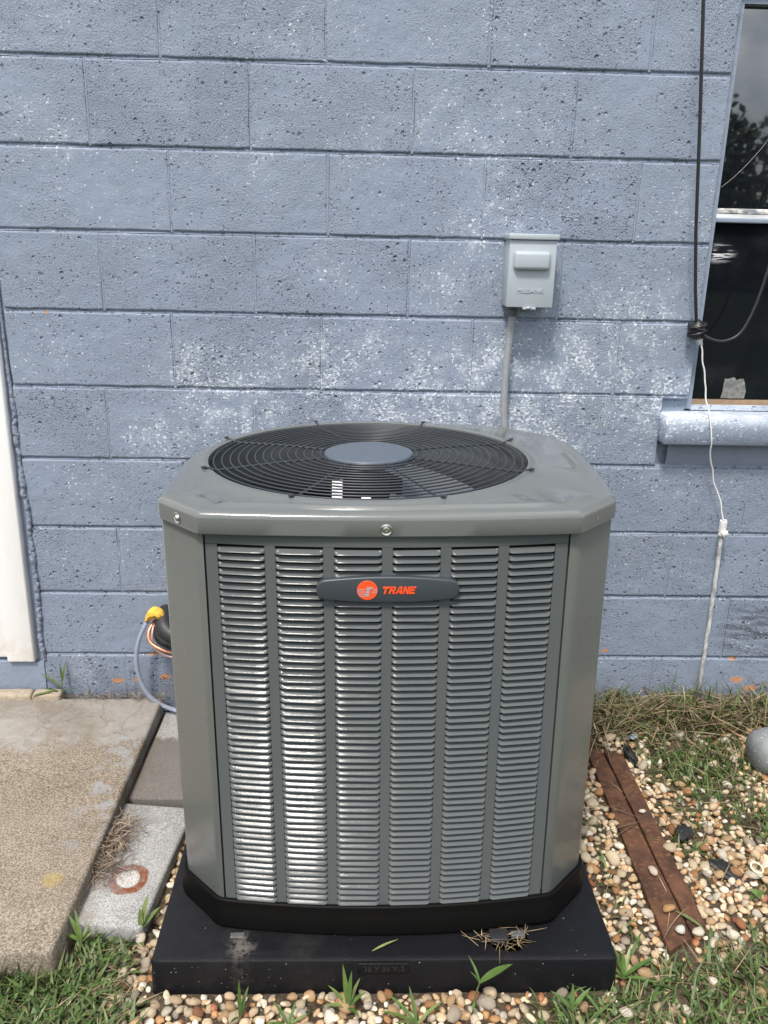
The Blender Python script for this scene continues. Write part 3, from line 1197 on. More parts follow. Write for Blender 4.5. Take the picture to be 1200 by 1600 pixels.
# one pressed louvre, shared by all
prof = [(.0040, LH * .60), (.00225, LH * .495), (.0004, LH * .382), (-.00145, LH * .27), (-.0033, LH * .158), (-.00475, LH * .062), (-.0052, LH * .008), (-.0040, LH * .0)]
lv, lf = [], []
xsn = [(-.5, 0.0), (-.485, .35), (-.455, .8), (-.415, 1.0), (-.2, 1.0), (0, 1.0), (.2, 1.0), (.415, 1.0), (.455, .8), (.485, .35), (.5, 0.0)]
for y, z in prof:
    for xr, k in xsn:
        yy = y * k if y < 0 else y * (.3 + .7 * k)
        lv.append((xr * (CW - .0006), yy, z))
A = len(xsn)
for j in range(len(prof) - 1):
    for i in range(A - 1):
        lf.append((j * A + i, (j + 1) * A + i, (j + 1) * A + i + 1, j * A + i + 1))
lme = mesh_from('louvre', lv, lf, True)
lme.materials.append(MAT_AC_PANEL)
for c in range(6):
    xm = C0 + CP * c + CW / 2
    ang = math.atan(xm / 2.06)
    for k in range(LN):
        z = LT - LH * (k + 1)
        if c in (2, 3) and .806 < z < .830:
            continue        # covered by the name badge
        o = bpy.data.objects.new('louvre', lme)
        COL.objects.link(o)
        o.parent = front
        o.location = F(xm, front_y(xm) + .0006 + random.uniform(-.0002, .0002), z)
        o.rotation_euler = (random.gauss(0, .016), random.gauss(0, .0025), ang + random.gauss(0, .01))
# side and rear panels
for nm, a, b_ in (('left', (-.4285, -.362), (-.4285, -.698)), ('right', (.4285, -.698), (.4285, -.362)), ('rear', (.328, -.163), (-.328, -.163))):
    ctrl = [a, ((a[0] + b_[0]) / 2 + (-.006 if nm == 'left' else .006 if nm == 'right' else 0), (a[1] + b_[1]) / 2 + (.02 if nm == 'rear' else 0)), b_]
    pts = [tuple(p) for p in spline(ctrl, 6)]
    o = obj('side_panel', shell(pts, .006, zb_, zt).mesh('side_panel', True, 40), MAT_AC_PANEL, ac)
    ln = math.hypot(b_[0] - a[0], b_[1] - a[1])
    ncol = 3 if nm != 'rear' else 6
    ang = math.atan2(b_[1] - a[1], b_[0] - a[0])
    m = MB()
    for c in range(ncol):
        t = (c + .5) / ncol
        i = min(int(t * (len(pts) - 1)), len(pts) - 2)
        px, py = pts[i]
        mx = Matrix.Rotation(ang, 3, 'Z')
        for k in range(LN):
            z = LT - LH * (k + 1)
            m.add([Vector(L(px, py, z)) + mx @ Vector((x * .95, y - .002, zz)) for x, y, zz in lv], lf)
    obj('louvre_field', m.mesh('louvre_field', True), MAT_AC_PANEL, o, kind='stuff')
# body outline for pan, coil
body = [(-CHX, CIY)] + [(x, front_y(x)) for x in np.linspace(-.30, .30, 15)] + [(CHX, CIY), (HW, CHY), (.430, -.70), (.432, -.53), (.428, -.36), (.41, -.25), (.33, -.165), (0, -.150), (-.33, -.165), (-.41, -.25), (-.428, -.36), (-.432, -.53), (-.430, -.70), (-HW, CHY)]
body = [tuple(p) for p in arc_fillet([body[-1]] + body + [body[0]], .016, 4)[1:-1]]
bn = normals2(body, True)


def off(d, z):
    # the pan's skirt flares most along the bowed front
    k = [1.0 if d < .010 else (.55 + .5 * max(0.0, -m[1]) ** 4) for m in bn]
    return [L(p[0] + m[0] * d * q, p[1] + m[1] * d * q, z) for p, m, q in zip(body, bn, k)]


m = MB()
m.rings([off(-.05, .1315), off(.004, .1315), off(.0075, .130), off(.0085, .127), off(.013, .110), off(.026, .086), off(.0255, .0805), off(.022, .0780), off(-.03, .0795)], True, False, True)
bp = obj('base_pan', m.mesh('base_pan', True, 50), MAT_PAN, ac)
m = MB()
m.rings([off(-.024, .132), off(-.024, .915), off(-.05, .915), off(-.05, .132)], True)
obj('coil', m.mesh('coil', True, 50), MAT_DARK, ac)
m = MB()
m.rings([off(-.05, .14), off(-.3, .14)], True, False, True)
obj('inner_floor', m.mesh('inner_floor'), MAT_DARK, ac)
for x, y in ((-.30, -.925), (.265, -.931), (-.2, -.2), (.3, -.2)):
    obj('foot_clip', rbox('foot_clip', (.028, .014, .010), .0015, 2, .0022, 2), MAT_CLIP, ac, L(x, y - .032, .0765), (0, 0, random.uniform(-.1, .1)))
obj('rubber_foot', rbox('rubber_foot', (.035, .03, .014), .002, 2), MAT_SLEEVE, ac, L(.225, -.972, .0812))

# ---- top cover
FX, FY, FR = -.034, -.530, .344
corner = [(-.424, -.835), (-.337, -.927)]
frontarc = [(x, -.944 + x * x / (2 * 3.2)) for x in np.linspace(-.325, .325, 27)]
rearpts = [(.424, -.835), (.441, -.68), (.447, -.55), (.446, -.425), (.415, -.303), (.309, -.198), (.18, -.160), (.012, -.146), (-.122, -.166), (-.251, -.214), (-.35, -.313), (-.396, -.427), (-.421, -.528), (-.426, -.675), (-.424, -.835)]
rear = [tuple(p) for p in spline(rearpts, 8)]
loop = arc_fillet([rear[-2], corner[0], corner[1], frontarc[1]], .007, 5)[1:-1]
c2_ = arc_fillet([frontarc[-2], (.337, -.927), (.424, -.835), rear[1]], .007, 5)[1:-1]


def dens(a, b_, n):
    return [tuple(np.array(a) * (1 - t) + np.array(b_) * t) for t in np.linspace(0, 1, n + 2)[1:-1]]


half = len(loop) // 2
half2 = len(c2_) // 2
outl = loop[:half] + dens(loop[half - 1], loop[half], 5) + loop[half:] + frontarc[1:-1] + c2_[:half2] + dens(c2_[half2 - 1], c2_[half2], 5) + c2_[half2:] + rear[1:-1]
NO = len(outl)
dirs, D, ridge = [], [], []
onr = normals2(outl, True)
for (x, y), m_ in zip(outl, onr):
    d = np.array((FX - x, FY - y))
    dl = np.linalg.norm(d)
    dirs.append(d / dl)
    D.append(dl - (FR + .026))
    inward = -m_
    # pressed ridge along the front edge and on the two front corners
    w_ = 0.0
    if y < -.90 and abs(x) < .318:
        w_ = 1.0
    elif y < -.84 and .342 < abs(x) < .405:
        w_ = .8
    elif x > .43 and -.66 < y < -.50:
        w_ = .9
    ridge.append(w_)


def lid_in(d, z, rz=0.0, frac=None):
    out = []
    for (x, y), di, m_, T, w_ in zip(outl, dirs, onr, D, ridge):
        Te = max(.012, min(T, .070))
        dd = d * min(1.0, Te / .046)
        if frac is not None:
            s0 = .016 * min(1.0, Te / .046)
            dd = s0 + (Te - s0) * frac
        v = (di * .6 - m_ * .4)
        v = v / np.linalg.norm(v)
        out.append(L(x + v[0] * dd, y + v[1] * dd, z + rz * w_))
    return out


def lid_fan(r_, z):
    return [L(FX - di[0] * r_, FY - di[1] * r_, z) for di in dirs]


m = MB()
rg = [lid_in(.008, .924), lid_in(.001, .9225), lid_in(0, .924), lid_in(0, .9505), lid_in(.0014, .9565), lid_in(.005, .9610), lid_in(.011, .9632), lid_in(.018, .9640),
      lid_in(0, .9645, 0, .20), lid_in(0, .9646, .0050, .34), lid_in(0, .9647, .0062, .40), lid_in(0, .9648, .0062, .54), lid_in(0, .9649, .0050, .60), lid_in(0, .9650, 0, .72),
      lid_fan(FR + .024, .9664), lid_fan(FR + .0205, .9685), lid_fan(FR + .0165, .9696), lid_fan(FR + .006, .9698), lid_fan(FR + .002, .9690), lid_fan(FR, .9680), lid_fan(FR, .925)]
m.rings(rg, True)
lid = obj('top_cover', m.mesh('top_cover', True, 33), MAT_LID, ac)
# screws in dimples on the skirt
for xw, ang in ((-.008, 0.0), (-.378, -.82), (.372, .82)):
    y = -.9445 if ang == 0 else None
    px, py, pz = (xw, -.9440, .936) if ang == 0 else (xw, -.8835, .938)
    s_ = MB()
    prof_ = [(.0105, -.0012), (.0095, -.0016), (.0080, -.0006), (.0062, -.0004), (.0058, -.003), (.0048, -.0042), (.0022, -.0046), (.0019, -.003)]
    rgs_ = []
    for r_, d in prof_:
        rgs_.append([(r_ * math.cos(a), d, r_ * math.sin(a)) for a in np.linspace(0, 2 * math.pi, 19)[:-1]])
    s_.rings(rgs_, True, False, True)
    obj('screw', s_.mesh('screw', True, 40), MAT_STEEL, lid, L(px, py, pz), (0, 0, ang))

# ---- fan grille
gr = bpy.data.objects.new('fan_grille', None)
COL.objects.link(gr)
gr.parent = ac
gr.location = L(FX, FY, .968)
for i in range(14):
    r_ = .106 + .01745 * i
    m = MB()
    m.torus((0, 0, .004 - .006 * (i / 13) ** 2), r_, .0018, 88, 6)
    obj('grille_ring', m.mesh('grille_ring', True), MAT_WIRE, gr)
for k in range(8):
    a = R(21.5 + 45 * k)
    m = MB()
    c, s_ = math.cos(a), math.sin(a)
    m.tube([(c * r_, s_ * r_, z) for r_, z in ((.07, .0020), (.2, .0012), (.333, -.0030), (.352, .0035), (.362, .0046))], [.0024, .0024, .0024, .0024, .0022], 7)
    o = obj('grille_spoke', m.mesh('grille_spoke', True, 40), MAT_WIRE, gr)
    m = MB()
    rgs_ = []
    for r_, d in ((.0055, .0045), (.0055, .0068), (.004, .0078), (.002, .0082)):
        rgs_.append([(c * .360 + r_ * math.cos(t), s_ * .360 + r_ * math.sin(t), d) for t in np.linspace(0, 2 * math.pi, 11)[:-1]])
    m.rings(rgs_, True, False, True)
    obj('bolt', m.mesh('bolt', True, 40), MAT_WIRE, o)
m = MB()
rgs_ = []
for r_, z in ((.088, -.012), (.096, -.010), (.097, .003), (.0955, .0062), (.091, .0078), (.060, .0086), (.02, .0090)):
    rgs_.append([(r_ * math.cos(t), r_ * math.sin(t), z) for t in np.linspace(0, 2 * math.pi, 65)[:-1]])
m.rings(rgs_, True, True, True)
obj('hub_cap', m.mesh('hub_cap', True, 50), MAT_HUB, gr)
# ---- shroud, motor, fan
m = MB()
for ra, za, rb, zb2 in ((.3425, .945, .3425, .80),):
    rgs_ = [[L(FX + r_ * math.cos(t), FY + r_ * math.sin(t), z) for t in np.linspace(0, 2 * math.pi, 73)[:-1]] for r_, z in ((.3425, .950), (.336, .90), (.336, .80), (.350, .78))]
m.rings(rgs_, True)
obj('fan_shroud', m.mesh('fan_shroud', True), MAT_SHROUD, ac)
fan = bpy.data.objects.new('fan', None)
COL.objects.link(fan)
fan.parent = ac
fan.location = L(FX, FY, .86)
m = MB()
rgs_ = [[(r_ * math.cos(t), r_ * math.sin(t), z) for t in np.linspace(0, 2 * math.pi, 33)[:-1]] for r_, z in ((.055, -.10), (.075, -.09), (.075, .05), (.05, .062))]
m.rings(rgs_, True, True, True)
obj('motor', m.mesh('motor', True, 45), MAT_DARK, fan)
for k in range(3):
    v, f = [], []
    for i in range(7):
        r_ = .07 + .25 * i / 6
        wdt = .55 - .1 * i / 6
        for j in range(7):
            a = (j / 6 - .5) * 2 * wdt * (1.0) + i * .06 + R(38 + 120 * k)
            v.append((r_ * math.cos(a), r_ * math.sin(a), .035 * (j / 6 - .5) * 2 * (1.1 - .4 * i / 6)))
    for i in range(6):
        for j in range(6):
            f.append((i * 7 + j, (i + 1) * 7 + j, (i + 1) * 7 + j + 1, i * 7 + j + 1))
    obj('blade', mesh_from('blade', v, f, True), MAT_BLADE, fan)
b = MB()
b.box(-.010, .010, -.0008, .0008, -.026, .026)
obj('sticker', b.mesh('sticker'), MAT_STICKER, fan, (.1825 - .291 - FX + .011, -.745 - FY, .948 - .86), (R(-50), 0, 0))
b = MB()
b.box(-.009, .009, -.0008, .0008, -.007, .007)
obj('sticker', b.mesh('sticker'), MAT_STICKER, fan, (.2385 - .291 - FX + .011, -.77 - FY, .938 - .86), (R(-50), 0, 0))
b = MB()
b.box(.057, .14, -.171, -.169, .03, .115)
b.box(.04, .057, -.171, -.169, .03, .09)
obj('motor_bracket', b.mesh('motor_bracket'), MAT_DARK, fan, (-.10, 0.002, 0))

# ---- name badge with its emblem and lettering
badge = bpy.data.objects.new('name_badge', None)
COL.objects.link(badge)
badge.parent = ac
badge.location = L(-.004, -.930, .8245)
pts = []
for t in np.linspace(-1, 1, 17):
    pts.append((.112 * t, .0250 - .0062 * abs(t) ** 2))
for a in np.linspace(80, -80, 9)[1:-1]:
    pts.append((.112 + .0145 * math.cos(R(a)), .0190 * math.sin(R(a))))
for t in np.linspace(1, -1, 17):
    pts.append((.112 * t, -.0250 + .0062 * abs(t) ** 2))
for a in np.linspace(260, 100, 9)[1:-1]:
    pts.append((-.112 + .0145 * math.cos(R(a)), .0190 * math.sin(R(a))))
obj('badge_plate', poly_prism(pts[::-1], -.0165, .0, .0035, 'badge_plate'), MAT_BADGE, badge)
m = MB()
ec = -.0365
rgs_ = [[(ec + r_ * math.cos(t), y, r_ * math.sin(t)) for t in np.linspace(0, 2 * math.pi, 49)[:-1]] for r_, y in ((.0183, -.0165), (.0183, -.0172), (.0180, -.01745))]
m.rings([list(reversed(r_)) for r_ in rgs_], True, False, True)
em = obj('emblem', m.mesh('emblem'), MAT_ORANGE, badge)
m = MB()
for zz, xa, xb in ((.0018, -.018, -.0035), (-.0014, -.018, -.0045), (-.0046, -.0172, -.0035), (-.0078, -.0160, -.0045), (-.0110, -.0135, .004), (.0018, .010, .018), (-.0014, .009, .018), (-.0046, .008, .0172)):
    m.box(ec + xa, ec + xb, -.0179, -.0172, zz - .00055, zz + .00055)
obj('emblem_line', m.mesh('emblem_line'), MAT_PEACH, em)
m = MB()
tz = [((-.0015, .0062), (.0095, .0062), (.0088, .0022), (.0052, .0022), (.0022, -.0105), (-.0045, -.0105), (-.0010, .0022), (-.0025, .0022))]
obj('emblem_letter', poly_prism([(ec + x, z) for x, z in tz[0]], -.0181, -.0172, 0, 'emblem_letter'), MAT_PEACH, em)
GL = {  # slab-sided italic capitals: outlines on a unit-high cell
    'T': [[(0, 1), (1.02, 1), (1.02, .74), (.66, .74), (.66, 0), (.36, 0), (.36, .74), (0, .74)]],
    'R': [[(0, 0), (0, 1), (.72, 1), (.90, .86), (.90, .56), (.76, .44), (.92, 0), (.60, 0), (.46, .38), (.28, .38), (.28, .60), (.62, .60), (.62, .78), (.28, .78), (.28, .0)]],
    'A': [[(0, 0), (.34, 1), (.78, 1), (.96, 0), (.66, 0), (.63, .20), (.36, .20), (.42, .42), (.60, .42), (.55, .76), (.48, .76), (.28, .0)]],
    'N': [[(0, 0), (0, 1), (.34, 1), (.60, .46), (.60, 1), (.88, 1), (.88, 0), (.58, 0), (.28, .60), (.28, 0)]],
    'E': [[(0, 0), (0, 1), (.84, 1), (.84, .77), (.28, .77), (.28, .62), (.74, .62), (.74, .40), (.28, .40), (.28, .23), (.84, .23), (.84, 0)]],
}
H = .0138
cx_ = -.0105
for ch in 'TRANE':
    pts = [((x * H * .88 + cx_ + (z - .5) * H * .26), (z - .5) * H) for x, z in GL[ch][0]]
    obj('letter', poly_prism(pts, -.0177, -.0164, 0, 'letter'), MAT_ORANGE, badge)
    cx_ += H * .88 * (max(p[0] for p in GL[ch][0]) + .055)

# ================================================================== ELECTRICAL DISCONNECT BOX
bx0, bx1, bz0, bz1 = .603, .7255, 1.257, 1.440
bxc, bzc = (bx0 + bx1) / 2, (bz0 + bz1) / 2
boxr = empty('disconnect_box', 'pale grey metal electrical disconnect box mounted on the blue wall', 'electrical box', (bxc, 0, bzc))
W2, H2 = (bx1 - bx0) / 2, (bz1 - bz0) / 2
obj('box_body', rbox('box_body', (2 * W2 - .004, .078, 2 * H2 - .006), .002, 2), MAT_BOX, boxr, (0, -.039, 0))
cover = obj('cover', rbox('cover', (2 * W2 - .001, .006, 2 * H2 - .016), .0018, 2), MAT_BOX, boxr, (0, -.082, -.006))
obj('top_cap', rbox('top_cap', (2 * W2 + .006, .094, .014), .002, 2), MAT_BOX, boxr, (0, -.045, H2 - .006))
bm = bmesh.new()
bmesh.ops.create_cube(bm, size=1)
for v in bm.verts:
    k = .92 if v.co.y < 0 else 1.0
    v.co = Vector((v.co.x * .098 * k, v.co.y * .022, v.co.z * .050 * (k if v.co.z < 0 else .93 * k)))
bmesh.ops.bevel(bm, geom=bm.edges[:], offset=.009, segments=4, profile=.5, affect='EDGES')
me = bpy.data.meshes.new('handle_hood')
bm.to_mesh(me)
bm.free()
me.polygons.foreach_set('use_smooth', [True] * len(me.polygons))
obj('handle_hood', me, MAT_BOX, cover, (-.002, -.008, 1.3765 - bzc + .006))
tm, w = text_mesh('MILBANK', .0165, .0016, name='lettering', bevel=.0002)
obj('lettering', tm, MAT_BOX, cover, (-w / 2 - .001, -.0031, 1.2955 - bzc + .006), (R(90), 0, 0))
obj('latch', rbox('latch', (.034, .010, .006), .0012, 2), MAT_BOX, boxr, (.0, -.083, -H2 - .0005))
obj('lock_tab', rbox('lock_tab', (.012, .008, .005), .001, 1), MAT_STEEL, boxr, (-.002, -.090, -H2 + .001))

con = empty('flexible_conduit', 'ribbed grey conduit running down the wall from the electrical box', 'conduit', (.628, -.032, 1.25))


def rel(pts, o):
    return [Vector(p) - Vector(o) for p in pts]


m = MB()
m.tube(rel(spline([(.6305, -.033, 1.245), (.6295, -.032, 1.20), (.624, -.028, 1.09), (.626, -.028, .98), (.634, -.030, .88), (.635, -.05, .75), (.62, -.10, .66), (.60, -.16, .62)], 10), (.628, -.032, 1.25)), .0098, 12)
obj('conduit_tube', m.mesh('conduit_tube', True), MAT_CONDUIT, con)
m = MB()
for z0, z1, r_ in ((-.001, .009, .0115), (-.012, -.0015, .0145), (-.018, -.0125, .0125)):
    m.tube([(.002, -.001, z0), (.002, -.001, z1)], r_, 12)
obj('fitting', m.mesh('fitting', True, 40), MAT_CLIP, con)

# ================================================================== CABLE, KNOT, CORD, ROD
kn = Vector((1.137, -.030, 1.206))
cab = empty('hanging_cable', 'black cable hanging beside the window with a taped knot and a loose loop', 'cable', kn)
m = MB()
m.tube(rel([(1.003, -.115, 2.10), (1.018, -.10, 1.985), (1.052, -.085, 1.72), (1.088, -.06, 1.45), (1.112, -.045, 1.31), (1.128, -.036, 1.235), (1.134, -.03, 1.21)], kn), .0046, 8)
m.v = [(x, y, z) for x, y, z in m.v]
obj('cable_run', m.mesh('cable_run', True), MAT_CABLE, cab)
m = MB()
m.tube(rel(spline([(1.14, -.035, 1.205), (1.165, -.045, 1.186), (1.204, -.05, 1.179), (1.245, -.05, 1.199), (1.271, -.05, 1.253), (1.288, -.05, 1.322), (1.302, -.05, 1.40), (1.33, -.05, 1.52), (1.38, -.06, 1.72)], 8), kn), .0042, 8)
obj('cable_loop', m.mesh('cable_loop', True), MAT_CABLE, cab)
bm = bmesh.new()
bmesh.ops.create_icosphere(bm, subdivisions=3, radius=1)
for v in bm.verts:
    n_ = mnoise.noise(v.co * 2.1)
    v.co = Vector((v.co.x * .022, v.co.y * .020, v.co.z * .026)) * (1 + .22 * n_ + .05 * math.sin(14 * v.co.z + 9 * v.co.x))
me = bpy.data.meshes.new('tape_knot')
bm.to_mesh(me)
bm.free()
me.polygons.foreach_set('use_smooth', [True] * len(me.polygons))
obj('tape_knot', me, MAT_TAPE, cab)
m = MB()
for k, (dz, dx, tl) in enumerate(((.010, 0, .3), (.002, .002, -.25), (-.008, 0, .4))):
    ring = []
    for i in range(25):
        a = 2 * math.pi * i / 24
        ring.append((.0225 * math.cos(a) + dx, .0205 * math.sin(a), dz + tl * .02 * math.cos(a)))
    m.tube(ring, .0042, 6, False)
obj('tape_wrap', m.mesh('tape_wrap', True), MAT_TAPE, cab)
m = MB()
m.tube([(-.012, .032, .012), (-.022, .0, .006), (-.010, -.010, .0)], .004, 7)
obj('wall_hook', m.mesh('wall_hook', True), MAT_SCRAP, cab)

cord = empty('white_cord', 'thin white cord hanging from the black taped knot past the window sill', 'cord', (1.149, -.03, 1.18))
m = MB()
pc = spline([(1.1495, -.033, 1.183), (1.158, -.033, 1.14), (1.171, -.033, 1.095), (1.182, -.038, 1.03), (1.193, -.056, .975), (1.206, -.062, .91), (1.212, -.05, .87), (1.234, -.034, .81), (1.25, -.03, .765), (1.265, -.032, .735), (1.2835, -.042, .664)], 9)
for p in pc:
    p[0] += .003 * mnoise.noise(Vector((p[2] * 30, 0, 0)))
m.tube(rel(pc, (1.149, -.03, 1.18)), .0022, 6)
obj('cord_strand', m.mesh('cord_strand', True), MAT_CORD, cord)
m = MB()
for k in range(3):
    m.tube([(.001 + .004 * math.cos(k * 2), .0, .002), (.004 * math.cos(k * 2 + 1), -.006, -.004), (-.004 + .005 * k, -.004, -.013)], .0022, 6)
obj('frayed_end', m.mesh('frayed_end', True), MAT_CORD, cord)
rodr = empty('ground_rod', 'weathered pale rod in the straw leaning on the wall, cord tied at its top', 'rod', (1.303, -.012, .0))
m = MB()
m.tube(rel([(1.303, -.008, -.05), (1.301, -.012, .1), (1.293, -.030, .35), (1.284, -.042, .62), (1.2825, -.043, .667)], (1.303, -.012, 0)), .0062, 10)
obj('rod_shaft', m.mesh('rod_shaft', True), MAT_ROD, rodr)
m = MB()
pts = []
for i in range(60):
    a = i * .75
    pts.append((1.284 + .0085 * math.cos(a), -.042 + .0085 * math.sin(a), .668 - .00055 * i))
m.tube(rel(pts, (1.303, -.012, 0)), .0027, 6)
obj('cord_wrap', m.mesh('cord_wrap', True), MAT_CORD, rodr)
bm = bmesh.new()
bmesh.ops.create_icosphere(bm, subdivisions=3, radius=1)
for v in bm.verts:
    v.co = v.co * .0135 * (1 + .35 * mnoise.noise(v.co * 2.4) + .10 * math.sin(v.co.x * 9 + v.co.z * 7))
me = bpy.data.meshes.new('cord_knot')
bm.to_mesh(me)
bm.free()
me.polygons.foreach_set('use_smooth', [True] * len(me.polygons))
obj('cord_knot', me, MAT_CORD, rodr, (1.287 - 1.303, -.046 + .012, .630))

# ================================================================== PIPES BEHIND THE UNIT (LEFT)
m = MB()
m.tube(rel(spline([(-.384, -.040, .345), (-.402, -.052, .315), (-.420, -.058, .265), (-.427, -.06, .20), (-.415, -.06, .135), (-.388, -.06, .088), (-.345, -.06, .058), (-.28, -.07, .043), (-.2, -.10, .04)], 10), (-.38, -.04, .34)), .0066, 12)
o = obj('clear_hose', m.mesh('clear_hose', True), MAT_HOSE, None, (-.38, -.04, .34))
tag(o, 'clear plastic drain hose curving down the wall below the yellow foam', 'hose')
m = MB()
m.tube(rel(spline([(-.372, -.035, .335), (-.384, -.06, .31), (-.378, -.075, .285), (-.35, -.085, .268), (-.31, -.09, .258), (-.22, -.11, .255), (-.05, -.16, .25)], 10), (-.38, -.04, .33)), .0050, 10)
o = obj('copper_pipe', m.mesh('copper_pipe', True), MAT_COPPER, None, (-.38, -.04, .33))
tag(o, 'bare shiny copper pipe bending from the wall into the air conditioner', 'pipe', 'refrigerant pipes')
m = MB()
m.tube(rel(spline([(-.368, -.03, .335), (-.372, -.062, .315), (-.372, -.070, .275), (-.352, -.076, .252), (-.31, -.082, .238), (-.22, -.10, .232), (-.05, -.16, .23)], 10), (-.38, -.04, .33)), .0036, 10)
o = obj('copper_pipe', m.mesh('copper_pipe', True), MAT_PINK, None, (-.38, -.04, .33))
tag(o, 'thinner pinkish pipe just below the shiny copper pipe', 'pipe', 'refrigerant pipes')
slv = empty('pipe_sleeve', 'black insulated pipe sleeve with corrugated end coming out of the wall under yellow foam', 'pipe sleeve', (-.345, -.03, .33))
m = MB()
m.tube(rel(spline([(-.343, .02, .345), (-.343, -.03, .343), (-.338, -.06, .33), (-.318, -.08, .315), (-.27, -.10, .305), (-.1, -.18, .30)], 8), (-.345, -.03, .33)), .027, 14)
obj('insulation', m.mesh('insulation', True), MAT_SLEEVE, slv)
m = MB()
pts = spline([(-.362, -.05, .318), (-.352, -.075, .300), (-.33, -.092, .290), (-.29, -.105, .284), (-.15, -.16, .28)], 40)
m.tube(rel(pts, (-.345, -.03, .33)), [.0125 + .0018 * math.sin(i * 1.6) for i in range(len(pts))], 12)
obj('corrugated_tube', m.mesh('corrugated_tube', True), MAT_SLEEVE, slv)
bm = bmesh.new()
bmesh.ops.create_icosphere(bm, subdivisions=4, radius=1)
for v in bm.verts:
    c = v.co.copy()
    k = 1 + .16 * mnoise.noise(c * 1.8 + Vector((3, 0, 0))) + .05 * mnoise.noise(c * 5)
    x, y, z = c.x * .032 * k, c.y * .022 * k, c.z * .022 * k
    z += .010 - 9.0 * x * x - (.012 if c.x < -.55 else 0) * (-c.x - .55) * 2
    if c.z < -.1:
        z += .012 * (1 - min(1, abs(x) / .026))
    v.co = Vector((x, y, z))
me = bpy.data.meshes.new('yellow_foam')
bm.to_mesh(me)
bm.free()
me.polygons.foreach_set('use_smooth', [True] * len(me.polygons))
o = obj('yellow_foam', me, MAT_FOAM, None, (-.366, -.048, .350))
tag(o, 'lump of yellow sealing foam where the pipes leave the wall', 'foam')

# ================================================================== BOARDS, PIPE, LITTER
def bar(name, quad, z, th, label, group, sub=18):
    """rusty flat bar from four ground corners: back-left, back-right, front-right, front-left"""
    q = [np.array(p, float) for p in quad]
    c = sum(q) / 4
    v, f = [], []
    rows = []
    for i in range(sub + 1):
        t = i / sub
        a, b_ = q[0] * (1 - t) + q[3] * t, q[1] * (1 - t) + q[2] * t
        j1, j2 = .0022 * mnoise.noise(Vector((t * 18, c[0] * 9, 0))), .0022 * mnoise.noise(Vector((t * 18, c[0] * 9, 7)))
        zz = z + .003 * mnoise.noise(Vector((t * 5, c[0], 3)))
        rows.append([(a[0] + j1 - c[0], a[1] - c[1], zz - th), (a[0] + j1 - c[0], a[1] - c[1], zz - .0015), (a[0] + j1 + .0015 - c[0], a[1] - c[1], zz), (b_[0] + j2 - .0015 - c[0], b_[1] - c[1], zz), (b_[0] + j2 - c[0], b_[1] - c[1], zz - .0015), (b_[0] + j2 - c[0], b_[1] - c[1], zz - th)])
    m_ = MB()
    m_.rings(rows, True, True, True)
    o_ = obj(name, m_.mesh(name, True, 40), MAT_RUST, None, (c[0], c[1], 0))
    tag(o_, label, 'metal bar', group)
    return o_


bar('rusty_bar', [(.905, -.10), (.948, -.10), (.948, -.905), (.886, -.938)], .011, .02, 'longer rusty brown flat bar in the gravel, on the side towards the air conditioner', 'rusty bars in the gravel')
bar('rusty_bar', [(.9535, -.205), (1.003, -.232), (.990, -.872), (.9515, -.882)], .013, .02, 'shorter darker rusty bar lying along the right of the longer one', 'rusty bars in the gravel')

pp_ = empty('metal_pipe', 'grey galvanised metal pipe with rounded end lying in the grass and pebbles', 'pipe', (1.42, -.27, .05))
m = MB()
ax = Vector((.93, .02, .12)).normalized()
st = Vector((1.352, -.285, .052))
pr = [(-.004, .012), (-.002, .034), (.006, .050), (.020, .060), (.045, .066), (.12, .068), (.5, .068)]
m.tube([st + ax * a - Vector((1.42, -.27, .05)) for a, _ in pr], [r_ for _, r_ in pr], 28)
obj('pipe_body', m.mesh('pipe_body', True, 60), MAT_GALV, pp_)

o = obj('bottle_cap', rbox('bottle_cap', (.026, .020, .004), .0019, 2, .002, 1), MAT_CAP, None, (1.054, -.165, .030), (R(8), R(-12), .4))
tag(o, 'small flat blue grey plastic disc on the pebbles behind the rusty bars', 'disc')


def scrap(loc, sx, sy, rz, label, seed):
    bm_ = bmesh.new()
    bmesh.ops.create_icosphere(bm_, subdivisions=3, radius=1)
    for v in bm_.verts:
        c_ = v.co.copy()
        k_ = 1 + .5 * mnoise.noise(c_ * 1.7 + Vector((seed, 0, 0))) + .2 * mnoise.noise(c_ * 4 + Vector((seed, 4, 0)))
        v.co = Vector((c_.x * sx * k_, c_.y * sy * k_, c_.z * .011 * k_))
    me_ = bpy.data.meshes.new('plastic_scrap')
    bm_.to_mesh(me_)
    bm_.free()
    me_.polygons.foreach_set('use_smooth', [True] * len(me_.polygons))
    me_.set_sharp_from_angle(angle=R(35))
    o_ = obj('plastic_scrap', me_, MAT_SCRAP, None, loc, (R(12), 0, rz))
    tag(o_, label, 'scrap', 'black plastic scraps in the gravel')


